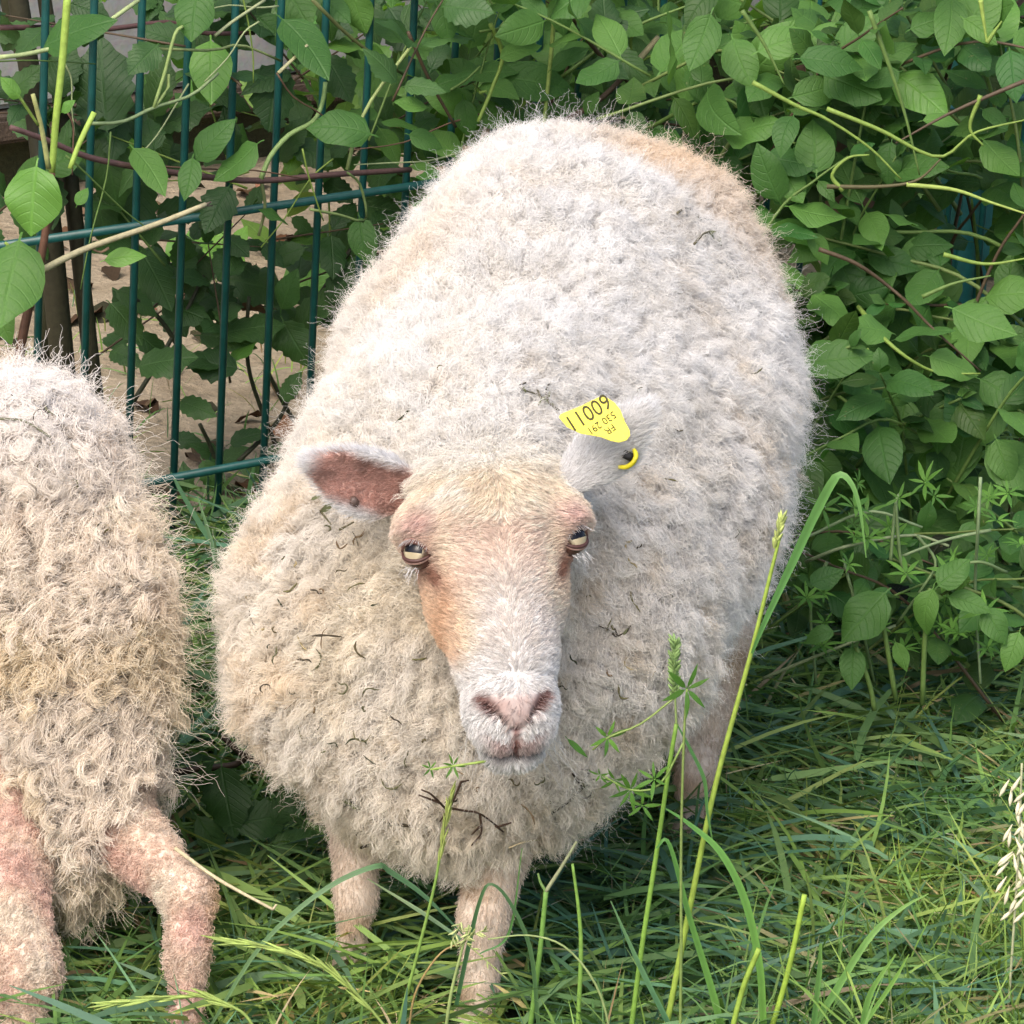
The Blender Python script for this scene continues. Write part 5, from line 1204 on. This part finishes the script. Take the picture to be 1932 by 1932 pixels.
# ------------------------------------------------------------------ hay and twigs caught in the wool
from mathutils.bvhtree import BVHTree
B1 = BVHTree.FromPolygons([tuple(v) for v in Vb], [tuple(q) for q in Qb.tolist()]); B2 = BVHTree.FromPolygons([tuple(v) for v in V2], [tuple(q) for q in Q2.tolist()])
def on_wool(px, py, off, B=B1):
    h = B.ray_cast(Vector(CAM), Vector(ray(px, py)))
    if h[0] is None: return None
    return np.array(h[0]) - unit(ray(px, py)) * off
HAY = [(.055, .045, .03), (.09, .075, .04), (.13, .12, .055), (.16, .11, .06), (.045, .05, .028), (.34, .28, .15), (.10, .10, .05)]
bits = []
spots = [(465, 1010), (555, 1100), (590, 1110), (600, 1225), (620, 1190), (560, 1195), (648, 1205), (690, 1240), (440, 1225), (700, 1390), (690, 1420), (835, 600), (1265, 800), (1180, 1040), (1165, 1190), (1230, 1280), (1290, 1090), (1080, 1230), (1120, 1330), (640, 1410), (560, 1370), (610, 1420), (760, 1370), (800, 1400), (520, 1250), (480, 1255), (660, 1075), (640, 1150), (1100, 1470), (1200, 740), (1420, 700), (1390, 1010), (1010, 1480), (980, 1520), (1140, 1530), (1060, 1535), (900, 1490), (770, 1450), (720, 1475), (690, 1340), (545, 1310), (740, 800), (700, 850), (655, 900), (1240, 900), (1110, 1130), (1150, 1165), (1075, 1300), (1330, 1070), (660, 1020), (610, 990), (780, 1240), (560, 830), (840, 700), (720, 1300), (500, 1180), (1210, 1150), (1180, 1240), (640, 1290), (590, 1330)] + [(880 + 440 * math.cos(t_) * r_, 1230 + 330 * math.sin(t_) * r_) for t_, r_ in ((rnd.uniform(0, 6.28), math.sqrt(rnd.uniform(.2, 1))) for _ in range(64)) if not (720 < 880 + 440 * math.cos(t_) * r_ < 1140 and 1230 + 330 * math.sin(t_) * r_ < 1460)]
def hay_bit(px, py, B, i, lab, grp):
    if 565 < px < 775 and 835 < py < 990: return
    p = on_wool(px, py, rnd.uniform(.022, .028), B)
    if p is None: return
    mb = MB(); L = rnd.choice((rnd.uniform(.004, .009), rnd.uniform(.008, .016), rnd.uniform(.014, .026)))
    a = rnd.uniform(0, 6.28); n_ = rnd.randrange(3, 7); pts = [p]; turn = rnd.uniform(-1.3, 1.3)
    for _ in range(n_):
        a += turn * rnd.uniform(.2, 1.2); pts.append(pts[-1] + (RT * math.cos(a) + UP * math.sin(a) + F_ * rnd.uniform(-.35, .35)) * L / n_)
        if rnd.random() < .2: turn = -turn
    w = rnd.uniform(.6, 1.25)
    hc_ = rnd.randrange(len(HAY)); lab = ('tiny ' if L < .0085 else 'short ' if L < .0145 else 'long ') + ('dark brown ', 'brown ', 'olive ', 'rusty ', 'blackish ', 'straw coloured ', 'olive ')[hc_] + ('curled ' if abs(turn) > .6 else 'straight ') + lab
    mb.tube(pts, [.0003 * w, .0008 * w, .0006 * w, .0010 * w, .0003 * w], n=3 * n_, sides=5, c=HAY[hc_])
    o = mb.build('hay_bit', M_DRY); tag(o, lab, 'hay', grp)
MARKS = [((600, 1000), 'below the brown inner ear'), ((480, 1210), 'at the left chest edge'), ((620, 1210), 'on the chest wool left of the sheep\'s cheek'), ((600, 1400), 'low on the chest wool above the left front leg'), ((760, 1400), 'in the wool left of the sheep\'s chin'), ((950, 1500), 'in the wool right under the sheep\'s chin'), ((1110, 1500), 'low on the chest wool right of the chin'), ((1160, 1180), 'in the wool right of the sheep\'s nose'), ((1250, 1180), 'on the flank behind the tall stalks'), ((1180, 1040), 'in the wool beside the right eye'), ((1300, 850), 'on the flank wool right of the yellow tag'), ((720, 830), 'on the neck wool above the brown ear'), ((840, 620), 'on the shoulder wool high above the forehead'), ((560, 1060), 'far left on the neck wool')]
def near_mark(px, py): return min(MARKS, key=lambda m_: (m_[0][0] - px) ** 2 + (m_[0][1] - py) ** 2)[1]
for i, (px, py) in enumerate(spots): hay_bit(px + rnd.uniform(-6, 6), py + rnd.uniform(-6, 6), B1, i, 'hay bit ' + near_mark(px, py), 'hay bits in the facing sheep\'s wool')
for i, (px, py) in enumerate([(20, 790), (100, 840), (180, 880), (95, 830), (255, 790), (180, 975), (190, 985), (205, 1000), (130, 970), (250, 760), (40, 760), (110, 750), (60, 800), (140, 920), (75, 870), (190, 1010), (160, 900), (30, 700)]): hay_bit(px, py, B2, i, 'hay bit in curly wool ' + min((((15, 740), 'at the left picture edge'), ((95, 835), 'mid back below the twigs'), ((250, 770), 'on its right rim'), ((190, 985), 'lower on its rump near the facing sheep'), ((110, 755), 'just under the strewn twigs'), ((140, 930), 'halfway down its rump')), key=lambda m_: (m_[0][0] - px) ** 2 + (m_[0][1] - py) ** 2)[1], 'hay bits in the curly sheep\'s wool')
def sprig(name, label, cat, lines, leaves=(), B=B1, col=(.06, .05, .035), mat=None, r=.0011, off=.031):
    p0 = next(p for ln in lines for x, y in ln for p in (on_wool(x, y, off, B),) if p is not None); e = empty(name, p0, label, cat); mb = MB()
    for ln in lines:
        P = [on_wool(x, y, off + rnd.uniform(-.001, .003), B) for x, y in ln]; P = [p for p in P if p is not None]
        if len(P) > 1: mb.tube(P, [r, r * .6], n=4 * len(P), sides=5, c=np.array(col) * rnd.uniform(.8, 1.3))
    mb.build('stem', M_DRY, e)
    for x, y, l, a in leaves:
        p = on_wool(x, y, off + .003, B)
        if p is not None: leaf_px(e, p, l, a, 'drys', 0, 0.)
LV['drys'] = [leaf_mesh('leaf', M_DRY, .34, .4, .3, .3, .05, seed=51, ns=5, col=(.11, .12, .06), petiole=0)]
sprig('sprig', 'withered vetch sprig in the wool just beside the yellow ear tag', 'sprig', [[(1055, 775), (1035, 760), (1015, 745), (985, 735)], [(1035, 760), (1030, 735), (1040, 720)], [(1020, 750), (1012, 730)], [(985, 735), (980, 728), (992, 722)]], [(1024, 752, 16, 40), (1036, 744, 16, 80), (990, 736, 14, -60), (1040, 762, 14, 160), (1018, 760, 14, -120), (1030, 756, 18, -30)], col=(.11, .10, .07))
sprig('sprig', 'withered curled sprig with a small pod high on the facing sheep\'s back', 'sprig', [[(1278, 402), (1295, 392), (1312, 405), (1335, 415), (1352, 430), (1358, 455)], [(1310, 460), (1330, 440), (1355, 436)], [(1312, 405), (1322, 412)]], [(1358, 455, 22, -70), (1338, 440, 30, 20), (1318, 412, 16, -20), (1345, 446, 14, -60)], col=(.12, .11, .07), off=.038, r=.0013)
sprig('sprig', 'small withered leaves in the wool under the sheep\'s brown ear', 'sprig', [[(590, 940), (608, 938)], [(604, 965), (625, 945)], [(605, 965), (625, 990)], [(640, 1000), (668, 985)]], [(600, 938, 30, 20), (620, 955, 36, 40)], col=(.1, .09, .05))
sprig('twig', 'dark brown branching twig across the middle of the chest wool', 'twig', [[(870, 1475), (850, 1520), (830, 1550)], [(850, 1525), (880, 1530), (905, 1535), (940, 1560)], [(905, 1535), (908, 1570), (890, 1595)], [(905, 1560), (890, 1575)], [(830, 1515), (790, 1500)], [(845, 1530), (815, 1500), (795, 1490)], [(870, 1475), (885, 1472)], [(940, 1560), (965, 1552)], [(935, 1558), (950, 1570)]], col=(.05, .03, .02), r=.0011)
sprig('twig', 'dark tangled twig in the wool below the right side of the chin', 'twig', [[(1040, 1535), (1075, 1510), (1100, 1485), (1105, 1465)], [(1100, 1485), (1080, 1460)], [(1095, 1490), (1120, 1470)], [(1085, 1500), (1075, 1485)], [(1100, 1475), (1112, 1455), (1098, 1452)]], [(1090, 1492, 18, 60), (1100, 1478, 18, 120), (1082, 1500, 16, 10)], col=(.045, .035, .025), r=.0014)
sprig('twig', 'muddy dark twigs matted into the wool above the left front leg', 'twig', [[(600, 1500), (640, 1512), (680, 1535), (720, 1550), (780, 1560)], [(720, 1555), (700, 1590), (680, 1600)], [(660, 1520), (672, 1505)], [(690, 1540), (740, 1552)], [(640, 1512), (665, 1528)], [(690, 1550), (680, 1570), (672, 1575)]], [(660, 1515, 30, -20), (676, 1525, 30, -10), (650, 1512, 26, 20)], col=(.035, .028, .018), r=.0020)
sprig('twig', 'crooked dark stalk fragment in the wool right of the sheep\'s nose', 'twig', [[(1130, 1180), (1150, 1188)], [(1155, 1195), (1165, 1200), (1185, 1190)], [(1165, 1200), (1160, 1185)], [(1180, 1195), (1190, 1180)]], [(1180, 1192, 16, 60)], col=(.06, .05, .035), r=.001)
sprig('straw', 'pale straw hanging from the wool by the right front leg', 'straw', [[(1010, 1585), (1000, 1615), (990, 1640)], [(1012, 1585), (985, 1590), (960, 1600)]], col=(.4, .33, .2), r=.001)
sprig('twig', 'thin twigs strewn across the back of the curly sheep', 'twig', [[(0, 723), (50, 727), (100, 745), (150, 770), (200, 800)], [(0, 790), (40, 793), (70, 807)], [(80, 745), (90, 775), (120, 785), (150, 770)], [(0, 755), (60, 755), (100, 750)], [(60, 745), (75, 725), (95, 710)], [(120, 755), (140, 735)], [(70, 807), (95, 825)]], [(60, 700, 18, 20), (90, 705, 16, -30)], B=B2, col=(.12, .12, .08), r=.0013, off=.034)
